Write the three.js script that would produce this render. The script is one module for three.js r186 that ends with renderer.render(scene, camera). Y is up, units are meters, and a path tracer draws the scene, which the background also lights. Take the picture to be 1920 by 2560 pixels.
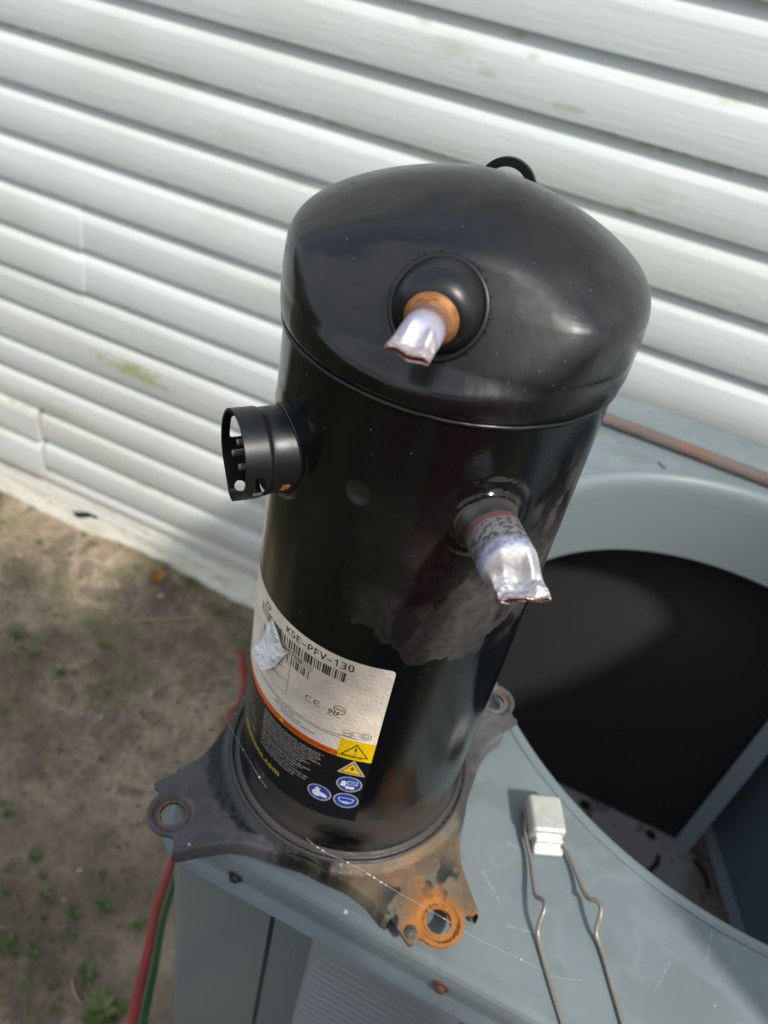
import * as THREE from 'three';
import { mergeGeometries, toCreasedNormals } from 'three/addons/utils/BufferGeometryUtils.js';
import { MarchingCubes } from 'three/addons/objects/MarchingCubes.js';
import { RoundedBoxGeometry } from 'three/addons/geometries/RoundedBoxGeometry.js';

// ---------------------------------------------------------------- camera, sky, sun, exposure
const scene = new THREE.Scene();
const Y0 = 1.115;                       // height of the compressor's base reference above the ground
const TOP = 1.104;                      // height of the unit's top sheet
const camera = new THREE.PerspectiveCamera(65.8, 0.75, 0.02, 300);
camera.position.set(0.0851, 0.5193 + Y0, 0.3453);
camera.rotation.set(-0.6712, 0.2807, 0.2171, 'YXZ');
camera.focus = 0.4; camera.userData.fStop = 8;

const renderer = new THREE.WebGLRenderer({ antialias: true });
renderer.toneMapping = THREE.LinearToneMapping;
renderer.toneMappingExposure = 1.22;
renderer.shadowMap.enabled = true;

const SUN = new THREE.Vector3(0.5826, 0.7193, 0.3783).normalize();
const SUN_POWER = 3.0;

function rng(seed) { let s = seed >>> 0; return () => { s = (s + 0x6D2B79F5) | 0; let t = Math.imul(s ^ (s >>> 15), 1 | s); t = (t + Math.imul(t ^ (t >>> 7), 61 | t)) ^ t; return ((t ^ (t >>> 14)) >>> 0) / 4294967296; }; }
const clamp = (x, a = 0, b = 1) => Math.min(b, Math.max(a, x));
const lerp = (a, b, t) => a + (b - a) * t;
const sst = (a, b, x) => { const t = clamp((x - a) / (b - a)); return t * t * (3 - 2 * t); };
const RAD = Math.PI / 180;
function hash(x, y, s) { let h = Math.imul(x | 0, 374761393) ^ Math.imul(y | 0, 668265263) ^ Math.imul(s | 0, 2246822519); h = Math.imul(h ^ (h >>> 13), 1274126177); return ((h ^ (h >>> 16)) >>> 0) / 4294967296; }
function vn(x, y, s = 0) { const i = Math.floor(x), j = Math.floor(y), f = x - i, g = y - j, u = f * f * (3 - 2 * f), v = g * g * (3 - 2 * g); return lerp(lerp(hash(i, j, s), hash(i + 1, j, s), u), lerp(hash(i, j + 1, s), hash(i + 1, j + 1, s), u), v); }
function fbm(x, y, s = 0, o = 4) { let a = 0, w = 0.5, t = 0; for (let i = 0; i < o; i++) { a += w * vn(x, y, s + i * 17); t += w; w *= 0.5; x = x * 2.03 + 7.1; y = y * 2.03 + 3.7; } return a / t; }

{ // a bright hazy sky with thin cloud
  const W = 512, H = 256, d = new Float32Array(W * H * 4);
  for (let j = 0; j < H; j++) for (let i = 0; i < W; i++) {
    const lon = ((i + 0.5) / W - 0.5) * 2 * Math.PI, lat = ((j + 0.5) / H - 0.5) * Math.PI;
    const x = Math.cos(lat) * Math.cos(lon), y = Math.sin(lat), z = Math.cos(lat) * Math.sin(lon), k = (j * W + i) * 4;
    let r, g, b;
    if (y < 0) { r = 0.13; g = 0.13; b = 0.09; } else {
      const e = Math.pow(1 - y, 2.2);
      r = lerp(0.38, 0.80, e); g = lerp(0.50, 0.86, e); b = lerp(0.68, 0.92, e);
      const px = x / (y + 0.25) * 1.3, pz = z / (y + 0.25) * 1.3, c = sst(0.42, 0.68, fbm(px + 5, pz + 9, 11, 5));
      r = lerp(r, 1.0, c * 0.8); g = lerp(g, 1.01, c * 0.8); b = lerp(b, 1.03, c * 0.8);
      const s = Math.max(0, x * SUN.x + y * SUN.y + z * SUN.z), h = 0.5 * Math.pow(s, 8) + 1.2 * Math.pow(s, 60);
      r += h; g += h * 0.96; b += h * 0.9;
    }
    d[k] = r; d[k + 1] = g; d[k + 2] = b; d[k + 3] = 1;
  }
  const t = new THREE.DataTexture(d, W, H, THREE.RGBAFormat, THREE.FloatType);
  t.mapping = THREE.EquirectangularReflectionMapping; t.magFilter = t.minFilter = THREE.LinearFilter; t.wrapS = THREE.RepeatWrapping; t.needsUpdate = true;
  scene.background = t; scene.environment = t;
}
const sun = new THREE.DirectionalLight(new THREE.Color(1.0, 0.955, 0.88), SUN_POWER);
sun.position.copy(SUN).multiplyScalar(6).add(new THREE.Vector3(0, 1, 0)); sun.target.position.set(0, 1, 0);
sun.castShadow = true; sun.shadow.radius = 8; sun.shadow.mapSize.set(2048, 2048);
Object.assign(sun.shadow.camera, { left: -3, right: 3, top: 3, bottom: -3, near: 0.5, far: 14 });
scene.add(sun, sun.target);

// ---------------------------------------------------------------- helpers
const V = (x, y, z) => new THREE.Vector3(x, y, z);
const used = {};
function numbered(n) { const k = used[n] = (used[n] ?? -1) + 1; return k ? `${n}_${String(k).padStart(3, '0')}` : n; }
function tag(o, label, category, group) { o.userData.label = label; o.userData.category = category; if (group) o.userData.group = group; return o; }
function thing(name, label, category, p = [0, 0, 0], turn = 0, group) { const o = new THREE.Group(); o.name = numbered(name); o.position.set(...p); o.rotation.y = turn; scene.add(o); return tag(o, label, category, group); }
function mesh(name, geo, mat, parent, top) { const g = Array.isArray(geo) ? merge(geo) : geo; const m = new THREE.Mesh(g, mat); m.name = top ? numbered(name) : name; m.castShadow = m.receiveShadow = true; parent.add(m); return m; }
function plain(g) { let q = g.index ? g.toNonIndexed() : g; if (!q.attributes.normal) q.computeVertexNormals(); if (!q.attributes.uv) q.setAttribute('uv', new THREE.BufferAttribute(new Float32Array(q.attributes.position.count * 2), 2)); for (const k of Object.keys(q.attributes)) if (!['position', 'normal', 'uv'].includes(k)) q.deleteAttribute(k); return q; }
function merge(list) { return mergeGeometries(list.map(plain)); }
function tex(w, h, fn, srgb = false, wrap = THREE.RepeatWrapping) { // fn(u, v) -> [r,g,b] linear or 0..1 data
  const d = new Uint8Array(w * h * 4);
  for (let j = 0; j < h; j++) for (let i = 0; i < w; i++) {
    const c = fn((i + 0.5) / w, (j + 0.5) / h), k = (j * w + i) * 4;
    for (let n = 0; n < 3; n++) { let v = clamp(Array.isArray(c) ? c[n] : c); if (srgb) v = v <= 0.0031308 ? v * 12.92 : 1.055 * Math.pow(v, 1 / 2.4) - 0.055; d[k + n] = Math.round(v * 255); }
    d[k + 3] = 255;
  }
  const t = new THREE.DataTexture(d, w, h, THREE.RGBAFormat, THREE.UnsignedByteType);
  t.colorSpace = srgb ? THREE.SRGBColorSpace : THREE.NoColorSpace; t.wrapS = t.wrapT = wrap; t.magFilter = THREE.LinearFilter; t.minFilter = THREE.LinearMipmapLinearFilter; t.generateMipmaps = true; t.needsUpdate = true;
  return t;
}
const mix3 = (a, b, t) => [lerp(a[0], b[0], t), lerp(a[1], b[1], t), lerp(a[2], b[2], t)];
const std = (o) => new THREE.MeshPhysicalMaterial(o);
const lin = (r, g, b) => new THREE.Color().setRGB(r, g, b);

// A sheet: pos(u,v) over a rectangle, cut where cut(u,v) > 0, given a thickness.
function sheet(pos, [u0, u1, nu], [v0, v1, nv], thick = 0, cut = null, uvf = null, flip = false, rims = [1, 1, 1, 1]) {
  const P = [], N = [], D = [], nU = nu + 1, du = (u1 - u0) / nu, dv = (v1 - v0) / nv, e = 0.02;
  const U = [], Vv = [];
  for (let j = 0; j <= nv; j++) for (let i = 0; i <= nu; i++) {
    const u = u0 + du * i, v = v0 + dv * j, p = pos(u, v), a = pos(u + du * e, v).sub(pos(u - du * e, v)), b = pos(u, v + dv * e).sub(pos(u, v - dv * e));
    const n = a.cross(b); if (n.lengthSq() < 1e-30) n.set(0, 1, 0); n.normalize(); if (flip) n.negate();
    P.push(p); N.push(n); D.push(cut ? cut(u, v) : -1); U.push(u); Vv.push(v);
  }
  const ps = [], ns = [], us = [];
  const uvOf = (u, v) => (uvf ? uvf(u, v) : [(u - u0) / (u1 - u0), (v - v0) / (v1 - v0)]);
  const put = (p, n, uv) => { ps.push(p.x, p.y, p.z); ns.push(n.x, n.y, n.z); us.push(uv[0], uv[1]); };
  const quad = (a, b) => { // rim between two points (each {p,n,u,v}); a->b has the sheet on its left
    const A = a.p, B = b.p, A2 = A.clone().addScaledVector(a.n, -thick), B2 = B.clone().addScaledVector(b.n, -thick);
    const n = B.clone().sub(A).cross(a.n).normalize();
    if (n.lengthSq() < 0.5) return;
    const ua = uvOf(a.u, a.v), ub = uvOf(b.u, b.v);
    for (const [p, uv] of [[A, ua], [A2, ua], [B, ub], [B, ub], [A2, ua], [B2, ub]]) put(p, n, uv);
  };
  const vert = (k) => ({ p: P[k], n: N[k], d: D[k], u: U[k], v: Vv[k] });
  const tri = (a, b, c) => {
    const q = [a, b, c], out = [], seg = [];
    for (let i = 0; i < 3; i++) {
      const s = q[i], t = q[(i + 1) % 3];
      if (s.d <= 0) out.push(s);
      if ((s.d <= 0) !== (t.d <= 0)) { const f = s.d / (s.d - t.d), w = { p: s.p.clone().lerp(t.p, f), n: s.n.clone().lerp(t.n, f).normalize(), d: 0, u: lerp(s.u, t.u, f), v: lerp(s.v, t.v, f) }; out.push(w); seg.push([w, s.d <= 0]); }
    }
    for (let i = 1; i + 1 < out.length; i++) {
      const [x, y, z] = [out[0], out[i], out[i + 1]];
      for (const w of flip ? [x, z, y] : [x, y, z]) put(w.p, w.n, uvOf(w.u, w.v));
      if (thick) for (const w of flip ? [x, y, z] : [x, z, y]) put(w.p.clone().addScaledVector(w.n, -thick), w.n.clone().negate(), uvOf(w.u, w.v));
    }
    if (thick && seg.length === 2) { const [o, n] = seg[0][1] ? [seg[0][0], seg[1][0]] : [seg[1][0], seg[0][0]]; flip ? quad(n, o) : quad(o, n); }
  };
  for (let j = 0; j < nv; j++) for (let i = 0; i < nu; i++) {
    const k = j * nU + i, a = vert(k), b = vert(k + 1), c = vert(k + nU + 1), d = vert(k + nU);
    if (a.d > 0 && b.d > 0 && c.d > 0 && d.d > 0) continue;
    tri(a, b, c); tri(a, c, d);
  }
  if (thick) {
    const rim = (k, l) => { const a = vert(k), b = vert(l); if (a.d <= 0 && b.d <= 0) flip ? quad(b, a) : quad(a, b); };
    for (let i = 0; i < nu; i++) { if (rims[0]) rim(i, i + 1); if (rims[1]) rim(nv * nU + i + 1, nv * nU + i); }
    for (let j = 0; j < nv; j++) { if (rims[2]) rim((j + 1) * nU, j * nU); if (rims[3]) rim(j * nU + nu, (j + 1) * nU + nu); }
  }
  const g = new THREE.BufferGeometry();
  g.setAttribute('position', new THREE.BufferAttribute(new Float32Array(ps), 3));
  g.setAttribute('normal', new THREE.BufferAttribute(new Float32Array(ns), 3));
  g.setAttribute('uv', new THREE.BufferAttribute(new Float32Array(us), 2));
  return g;
}
// Sweep a profile of [outward, up] points along a level path of [x, z] points.
function sweep(path, profile, y, closed = false, crease = 0.5) {
  const n = path.length, ps = [], us = [];
  const off = path.map((p, i) => {
    const a = path[closed ? (i + n - 1) % n : Math.max(0, i - 1)], b = path[closed ? (i + 1) % n : Math.min(n - 1, i + 1)];
    const tx = b[0] - a[0], tz = b[1] - a[1], l = Math.hypot(tx, tz) || 1; return [tz / l, -tx / l];
  });
  const at = (i, k) => V(path[i][0] + off[i][0] * profile[k][0], y + profile[k][1], path[i][1] + off[i][1] * profile[k][0]);
  for (let i = 0; i < (closed ? n : n - 1); i++) for (let k = 0; k + 1 < profile.length; k++) {
    const j = (i + 1) % n, a = at(i, k), b = at(j, k), c = at(j, k + 1), d = at(i, k + 1);
    for (const p of [a, b, c, a, c, d]) { ps.push(p.x, p.y, p.z); us.push(p.x, p.z); }
  }
  const g = new THREE.BufferGeometry();
  g.setAttribute('position', new THREE.BufferAttribute(new Float32Array(ps), 3));
  g.setAttribute('uv', new THREE.BufferAttribute(new Float32Array(us), 2));
  g.computeVertexNormals();
  return toCreasedNormals(g, crease);
}
function tube(pts, r, seg = 48, rad = 10, caps = true, smooth = true) {
  const c = smooth ? new THREE.CatmullRomCurve3(pts, false, 'centripetal') : new THREE.LineCurve3(pts[0], pts[1]);
  const list = [new THREE.TubeGeometry(c, seg, r, rad, false)];
  if (caps) for (const p of [pts[0], pts[pts.length - 1]]) { const s = new THREE.SphereGeometry(r * 0.999, rad, 8); s.translate(p.x, p.y, p.z); list.push(s); }
  return merge(list);
}
function box(w, h, d, x, y, z, r = 0) { const g = r ? new RoundedBoxGeometry(w, h, d, 3, r) : new THREE.BoxGeometry(w, h, d); g.translate(x, y, z); return g; }
function aim(g, base, dir, up = V(0, 1, 0)) { // local z -> dir, local y -> up
  const z = dir.clone().normalize(), x = up.clone().cross(z).normalize(), y = z.clone().cross(x);
  g.applyMatrix4(new THREE.Matrix4().makeBasis(x, y, z).setPosition(base)); return g;
}
function lathe(pts, seg = 64) { const g = new THREE.LatheGeometry(pts.map((p) => new THREE.Vector2(p[0], p[1])), seg); return g; }
function latheZ(pts, seg = 64) { const g = lathe(pts, seg); g.rotateX(Math.PI / 2); return g; } // axis along +z (height -> z)

// ---------------------------------------------------------------- ground
{
  const grid = (() => { // fine near the scene, stretched out to the horizon
    const a = []; for (let i = -70; i <= 70; i++) { const t = i / 70; a.push(Math.sign(t) * (1.9 * Math.abs(t) + 78 * Math.pow(Math.abs(t), 9))); } return a;
  })();
  const n = grid.length, pos = [], uv = [], idx = [], tint = [];
  for (let j = 0; j < n; j++) for (let i = 0; i < n; i++) {
    const x = grid[i] - 0.55, z = grid[j] - 0.3, near = 1 - sst(1.6, 3, Math.hypot(x + 0.55, z + 0.3));
    const y = near * ((fbm(x * 6, z * 6, 3, 4) - 0.5) * 0.03 + (fbm(x * 22, z * 22, 4, 3) - 0.5) * 0.012 + 0.03 * sst(-0.6, -1.02, z) * fbm(x * 4, 1, 8, 2)) - 0.004;
    pos.push(x, y, z); uv.push(x / 2.4, z / 2.4);
    const lawn = sst(-0.25, 0.25, Math.max(z - 0.42, -1.45 - x) + 0.55 * (fbm(x * 3, z * 3, 13, 4) - 0.5)) * (0.8 + 0.3 * fbm(x * 12, z * 12, 14, 3)), k = clamp(lawn); // turf begins beyond the worn dirt
    tint.push(lerp(1, 0.15, k), lerp(1, 0.23, k), lerp(1, 0.125, k));
  }
  for (let j = 0; j + 1 < n; j++) for (let i = 0; i + 1 < n; i++) { const k = j * n + i; idx.push(k, k + n, k + 1, k + 1, k + n, k + n + 1); }
  const g = new THREE.BufferGeometry();
  g.setAttribute('position', new THREE.BufferAttribute(new Float32Array(pos), 3)); g.setAttribute('uv', new THREE.BufferAttribute(new Float32Array(uv), 2)); g.setAttribute('color', new THREE.BufferAttribute(new Float32Array(tint), 3)); g.setIndex(idx); g.computeVertexNormals();
  const per = (f, x, y, s) => { // tileable over the unit square
    const a = f(x, y), b = f(x - 1, y), c = f(x, y - 1), d = f(x - 1, y - 1), u = sst(0.8, 1, x), v = sst(0.8, 1, y); return lerp(lerp(a, b, u), lerp(c, d, u), v); };
  const col = tex(1024, 1024, (u, v) => {
    const big = per((x, y) => fbm(x * 9, y * 9, 21, 4), u, v), mid = per((x, y) => fbm(x * 40, y * 40, 22, 3), u, v), fine = per((x, y) => vn(x * 300, y * 300, 23), u, v), gr = per((x, y) => fbm(x * 16, y * 16, 29, 4), u, v);
    let c = mix3([0.14, 0.107, 0.076], [0.36, 0.28, 0.195], sst(0.3, 0.72, big * 0.6 + mid * 0.4));
    c = mix3(c, [0.095, 0.077, 0.057], sst(0.58, 0.72, mid) * 0.6);
    c = mix3(c, [0.11, 0.135, 0.045], sst(0.58, 0.74, gr) * 0.4);
    const f = 0.8 + 0.4 * fine; return [c[0] * f, c[1] * f, c[2] * f];
  }, true);
  const bump = tex(1024, 1024, (u, v) => per((x, y) => fbm(x * 60, y * 60, 31, 4), u, v));
  const m = mesh('ground', g, std({ map: col, vertexColors: true, bumpMap: bump, bumpScale: 0.012, roughness: 0.95, specularIntensity: 0.3 }), scene, true);
  m.userData.kind = 'structure';
}

// ---------------------------------------------------------------- the house wall: lapped vinyl panels
const WZ = -1.0217;
{
  const wall = thing('house_wall', 'white horizontal lap siding wall with green stains behind the grey unit', 'house wall', [0, Y0, 0]);
  const spots = [[-1.0, -0.505, 0.085, 0.022, 1], [-0.93, -0.515, 0.05, 0.014, 0.7], [-1.09, -0.5, 0.04, 0.012, 0.4], [-0.267, 0.358, 0.02, 0.007, 0.8], [-0.235, 0.338, 0.016, 0.006, 0.6], [-0.0185, 0.163, 0.014, 0.01, 0.8], [-0.364, 0.32, 0.05, 0.02, 0.35], [-0.16, 0.283, 0.03, 0.01, 0.5], [-0.3, 0.30, 0.02, 0.008, 0.45], [-0.42, 0.345, 0.014, 0.006, 0.5], [-0.75, 0.09, 0.08, 0.02, 0.25], [-0.62, 0.04, 0.05, 0.015, 0.3], [-0.6, -0.19, 0.12, 0.03, 0.2], [0.02, 0.2, 0.05, 0.02, 0.25], [0.06, 0.35, 0.03, 0.01, 0.4], [-1.25, -0.72, 0.12, 0.03, 0.3]];
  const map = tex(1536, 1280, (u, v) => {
    const x = -1.6 + u * 2.1, y = -1.15 + v * 1.7;
    let c = [0.645, 0.675, 0.66];
    const big = fbm(x * 3, y * 7, 41, 4), streak = fbm(x * 4, y * 120, 42, 3), fine = fbm(x * 160, y * 260, 45, 2);
    c = mix3(c, [0.565, 0.585, 0.525], sst(0.42, 0.72, big) * 0.6);
    c = mix3(c, [0.57, 0.60, 0.54], sst(0.55, 0.8, streak) * 0.3);
    if (y < -0.44) c = mix3(c, [0.55, 0.545, 0.50], 0.4 + 0.25 * (fine - 0.5));
    if (y < -0.7) c = mix3(c, [0.56, 0.52, 0.45], 0.5 * sst(0.35, 0.7, fbm(x * 2.5, y * 14, 46, 3)));
    for (const [sx, sy, a, b, w] of spots) { const d = Math.hypot((x - sx) / a, (y - sy) / b); if (d < 1.5) c = mix3(c, [0.33, 0.33, 0.10], clamp(0.75 * w * sst(1.25, 0.15, d + (fbm(x * 90, y * 150, 43, 3) - 0.5) * 1.4))); }
    const k = (0.0635 - y) / 0.1016, dl = (k - Math.floor(k)) * 0.1016; // patchy algae, also painting some shade into the crease under each lap
    if (y > -0.95) { const algShade = sst(0.5, 0.72, fbm(x * 5 + 3, Math.floor(k) * 3.1, 47, 3)) * sst(0.45, 0.6, fbm(x * 60, y * 160, 44, 3)); c = mix3(c, [0.36, 0.37, 0.2], sst(0.018, 0.006, dl) * algShade * 0.6); }
    return c;
  }, true, THREE.MirroredRepeatWrapping);
  const grain = tex(1024, 512, (u, v) => fbm(u * 7 + 0.4 * fbm(u * 4, v * 20, 52, 2), v * 70, 51, 4));
  grain.repeat.set(2.1 / 0.6, 1.7 / 0.3);
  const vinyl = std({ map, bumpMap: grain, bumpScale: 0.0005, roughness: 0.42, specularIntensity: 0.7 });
  function course(P, ya, yb, zb) { P.push([ya + 0.004, -0.0215], [ya - 0.0068, -0.0210], [ya - 0.011, -0.0190], [ya - 0.0165, -0.0148], [ya - 0.0215, -0.0103], [ya - 0.025, -0.0062], [ya - 0.0305, -0.0030], [ya - 0.0345, -0.0010], [ya - 0.0385, -0.0001], [ya - 0.041, 0], [yb + 0.002, zb + 0.0004], [yb + 0.0004, zb - 0.0002], [yb, zb - 0.002], [yb + 0.001, -0.0225]); }
  function panel(x0, x1, ya, ym, yb, dz = 0, mat = vinyl) {
    const P = []; course(P, ya, ym, 0); course(P, ym, yb, 0.0036);
    const ps = [], us = [], put = (x, p) => { ps.push(x, p[0], WZ + dz + p[1]); us.push((x + 1.6) / 2.1, (p[0] + 1.15) / 1.7); };
    for (let i = 0; i + 1 < P.length; i++) { const a = P[i], b = P[i + 1]; put(x0, a); put(x0, b); put(x1, b); put(x0, a); put(x1, b); put(x1, a); }
    for (const [x, s] of [[x0, 1], [x1, -1]]) for (let i = 0; i + 1 < P.length; i++) { const a = P[i], b = P[i + 1], c = [a[0], -0.0245], d = [b[0], -0.0245]; for (const q of s > 0 ? [a, c, d, a, d, b] : [a, d, c, a, b, d]) put(x, q); }
    const g = new THREE.BufferGeometry();
    g.setAttribute('position', new THREE.BufferAttribute(new Float32Array(ps), 3)); g.setAttribute('uv', new THREE.BufferAttribute(new Float32Array(us), 2)); g.computeVertexNormals();
    return mesh('siding_panel', toCreasedNormals(g, 0.45), mat, wall);
  }
  const ribs = tex(512, 512, (u, v) => 0.5 + 0.32 * Math.sin(v * 6.2832 * 22 + 1.6 * fbm(u * 5, v * 9, 56, 2)) * (0.4 + 0.9 * fbm(u * 6, v * 14, 57, 3)) + 0.35 * (fbm(u * 60, v * 40, 58, 3) - 0.5)); ribs.repeat.set(2.1 / 0.35, 1.7 / 0.18);
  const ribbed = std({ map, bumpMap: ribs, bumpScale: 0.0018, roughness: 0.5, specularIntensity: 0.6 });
  const X0 = -4.2, X1 = 3.4, R = rng(5);
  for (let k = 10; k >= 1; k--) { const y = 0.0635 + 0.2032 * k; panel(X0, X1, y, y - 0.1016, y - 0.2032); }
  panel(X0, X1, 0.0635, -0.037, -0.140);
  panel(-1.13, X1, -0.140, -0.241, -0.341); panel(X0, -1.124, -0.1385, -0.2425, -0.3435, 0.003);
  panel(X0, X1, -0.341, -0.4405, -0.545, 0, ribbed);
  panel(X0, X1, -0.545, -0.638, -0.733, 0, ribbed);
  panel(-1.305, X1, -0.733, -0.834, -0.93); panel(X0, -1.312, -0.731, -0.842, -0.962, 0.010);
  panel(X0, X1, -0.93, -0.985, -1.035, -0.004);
  mesh('wall_core', box(X1 - X0, 3.2, 0.1, (X0 + X1) / 2, 0.48, WZ - 0.0785), std({ color: lin(0.05, 0.05, 0.045), roughness: 0.9 }), wall);
  // the white skirt board at the foot, broken through in one place
  const hole = (x, y) => { const cx = -1.187 + 0.004 * Math.sin(y * 60), d = Math.hypot((x - cx) / 0.048, (y + 1.055 - 0.012 * Math.sin((x - cx) * 40)) / 0.0135); return 1 - d + (fbm(x * 60, y * 60, 61, 3) - 0.5) * 0.9; };
  const skirt = sheet((x, y) => V(x, y, WZ - 0.006 + 0.012 * sst(-1.0, -1.16, y) + 0.006 * (fbm(x * 5, y * 9, 62, 2) - 0.5)), [-1.75, 0.6, 380], [-1.16, -1.005, 26], 0.004, hole, (x, y) => [(x + 1.6) / 2.1, (y + 1.15) / 1.7]);
  const skirtMap = tex(1024, 128, (u, v) => { const x = -1.6 + u * 2.1, y = v; let c = [0.74, 0.72, 0.62]; c = mix3(c, [0.5, 0.45, 0.32], sst(0.45, 0.75, fbm(x * 14, y * 12, 65, 4)) * 0.6); return mix3(c, [0.2, 0.16, 0.11], sst(0.62, 0.8, fbm(x * 45, y * 20, 66, 3)) * 0.5); }, true);
  skirtMap.repeat.set(1, 11);
  mesh('skirt_board', skirt, std({ map: skirtMap, roughness: 0.7 }), wall);
}

// ---------------------------------------------------------------- the grey outdoor unit
const CX = 0.318, CZ = -0.318, UX0 = -0.087, UX1 = 0.80, UZ0 = -0.752, UZ1 = 0.098; // opening centre, flat of the top sheet
const greyTint = [0.178, 0.214, 0.221];
const unit = thing('condenser_unit', 'blue grey metal outdoor air conditioner cabinet with its round fan opening empty', 'air conditioner', [0, TOP, 0]);
{
  const R = rng(77), flecks = [];
  for (let i = 0; i < 170; i++) flecks.push([R(), R(), 0.0004 + 0.0011 * R() * R(), R()]);
  const seg = (x, z, a, b) => { const dx = b[0] - a[0], dz = b[1] - a[1], t = clamp(((x - a[0]) * dx + (z - a[1]) * dz) / (dx * dx + dz * dz)); return Math.hypot(x - a[0] - t * dx, z - a[1] - t * dz); };
  const scr = [];
  for (let i = 0; i < 9; i++) { const x = 0.12 + 0.3 * R(), z = -0.02 + 0.1 * R(), a = R() * 6.3, l = 0.006 + 0.02 * R(); scr.push([[x, z], [x + Math.cos(a) * l, z + Math.sin(a) * l]]); }
  const W = 0.9, map = tex(1400, 1400, (u, v) => {
    const x = UX0 - 0.01 + u * W, z = UZ0 - 0.01 + v * W;
    let c = greyTint.slice();
    const m = fbm(x * 9, z * 9, 71, 4), f = fbm(x * 60, z * 60, 72, 3);
    c = mix3(c, [0.215, 0.252, 0.258], sst(0.4, 0.7, m) * 0.6); c = mix3(c, [0.15, 0.178, 0.182], sst(0.55, 0.75, f) * 0.35);
    if (z > -0.08) for (const [a, b] of scr) { const d = seg(x, z, a, b); if (d < 0.002) c = mix3(c, [0.42, 0.48, 0.49], sst(0.0010, 0.0003, d) * 0.4 * sst(0.3, 0.6, fbm(x * 300, z * 300, 73, 2))); }
    const stain = sst(0.56, 0.6, fbm(x * 14 + 2, z * 14, 76, 4)) * sst(0.64, 0.6, fbm(x * 14 + 2, z * 14, 76, 4)); c = mix3(c, [0.3, 0.33, 0.33], stain * 0.16); const gr = sst(0.55, 0.72, fbm(x * 22, z * 30, 78, 4)); c = mix3(c, [0.14, 0.15, 0.145], gr * 0.35); return c;
  }, true);
  { const d = map.image.data, n = 1400; for (const [a, b, r, t] of flecks) { const pr = Math.max(0.6, r / W * n), ci = a * n, cj = b * n; for (let j = Math.floor(cj - pr); j <= cj + pr; j++) for (let i = Math.floor(ci - pr); i <= ci + pr; i++) if (i >= 0 && j >= 0 && i < n && j < n && Math.hypot(i - ci, j - cj) <= pr) { const k = (j * n + i) * 4; const s = t < 0.6 ? [95, 100, 100] : [200, 206, 206]; d[k] = s[0]; d[k + 1] = s[1]; d[k + 2] = s[2]; } } }
  const rough = tex(512, 512, (u, v) => 0.34 + 0.26 * fbm(u * 14, v * 14, 74, 4));
  const paint = std({ map, roughnessMap: rough, roughness: 1, specularIntensity: 0.8 });
  const flatUv = (x, z) => [(x - UX0 + 0.01) / W, (z - UZ0 + 0.01) / W];
  const plainPaint = std({ color: lin(...greyTint), roughnessMap: rough, roughness: 0.95, specularIntensity: 0.8 });
  const rr = 0.02;
  const rectD = (x, z) => { const dx = Math.max(UX0 + rr - x, x - UX1 + rr, 0), dz = Math.max(UZ0 + rr - z, z - UZ1 + rr, 0); return Math.hypot(dx, dz) - rr; };
  const sag = (x, z) => 0.0015 * (fbm(x * 4, z * 4, 75, 2) - 0.5);
  const topSheet = sheet((x, z) => V(x, sag(x, z) * sst(0, -0.03, rectD(x, z)) * sst(0.306, 0.34, Math.hypot(x - CX, z - CZ)), z), [UX0, UX1, 180], [UZ0, UZ1, 180], 0.0012, (x, z) => Math.max(rectD(x, z), 0.306 - Math.hypot(x - CX, z - CZ)), flatUv, true);
  const path = [];
  for (const [cx, cz, a0] of [[UX1 - rr, UZ1 - rr, 90], [UX0 + rr, UZ1 - rr, 180], [UX0 + rr, UZ0 + rr, 270], [UX1 - rr, UZ0 + rr, 0]]) for (let i = 0; i <= 8; i++) { const a = (a0 + (a0 === 90 ? -90 + 90 * i / 8 : a0 === 180 ? -90 + 90 * i / 8 : a0 === 270 ? -90 + 90 * i / 8 : -90 + 90 * i / 8)) * RAD; path.push([cx + Math.cos(a) * rr, cz + Math.sin(a) * rr]); }
  const skirt = sweep(path, [[0, 0], [0.0026, -0.0003], [0.0052, -0.0014], [0.0072, -0.0034], [0.0084, -0.0062], [0.0088, -0.0095], [0.009, -0.0195], [0.0096, -0.0222], [0.0116, -0.0243], [0.0146, -0.0252], [0.0168, -0.0256], [0.0172, -0.0264], [0.0166, -0.0272], [0.004, -0.0272]], 0, true, 0.7);
  const cover = mesh('top_cover', [topSheet, skirt], paint, unit);
  { const uv = cover.geometry.attributes.uv, p = cover.geometry.attributes.position; for (let i = 0; i < uv.count; i++) uv.setXY(i, ...flatUv(p.getX(i), p.getZ(i))); }
  // the rolled throat of the fan opening
  const throat = lathe([[0.3075, 0.0006], [0.3055, 0.0014], [0.3025, 0.0016], [0.2995, 0.0002], [0.2965, -0.003], [0.2942, -0.008], [0.293, -0.015], [0.2925, -0.03], [0.292, -0.12], [0.2905, -0.12], [0.291, -0.03]], 160);
  throat.translate(CX, 0, CZ);
  mesh('fan_throat', throat, plainPaint, unit);
  // screws
  const dark = std({ color: lin(0.1, 0.09, 0.085), roughness: 0.35, metalness: 0.8 }), rusty = std({ color: lin(0.2, 0.1, 0.06), roughness: 0.7, metalness: 0.3 });
  function screw(p, dir, m, parent) {
    const hex = new THREE.CylinderGeometry(0.0034, 0.0036, 0.003, 6); hex.rotateX(Math.PI / 2); hex.translate(0, 0, 0.0022);
    const rim = latheZ([[0, 0.0012], [0.0052, 0.0011], [0.0056, 0.0005], [0.0056, -0.0005]], 20), dome = latheZ([[0, 0.0044], [0.0022, 0.0042], [0.0031, 0.0037]], 12);
    return mesh('screw', aim(merge([hex, rim, dome]), p, dir), m, parent);
  }
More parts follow.
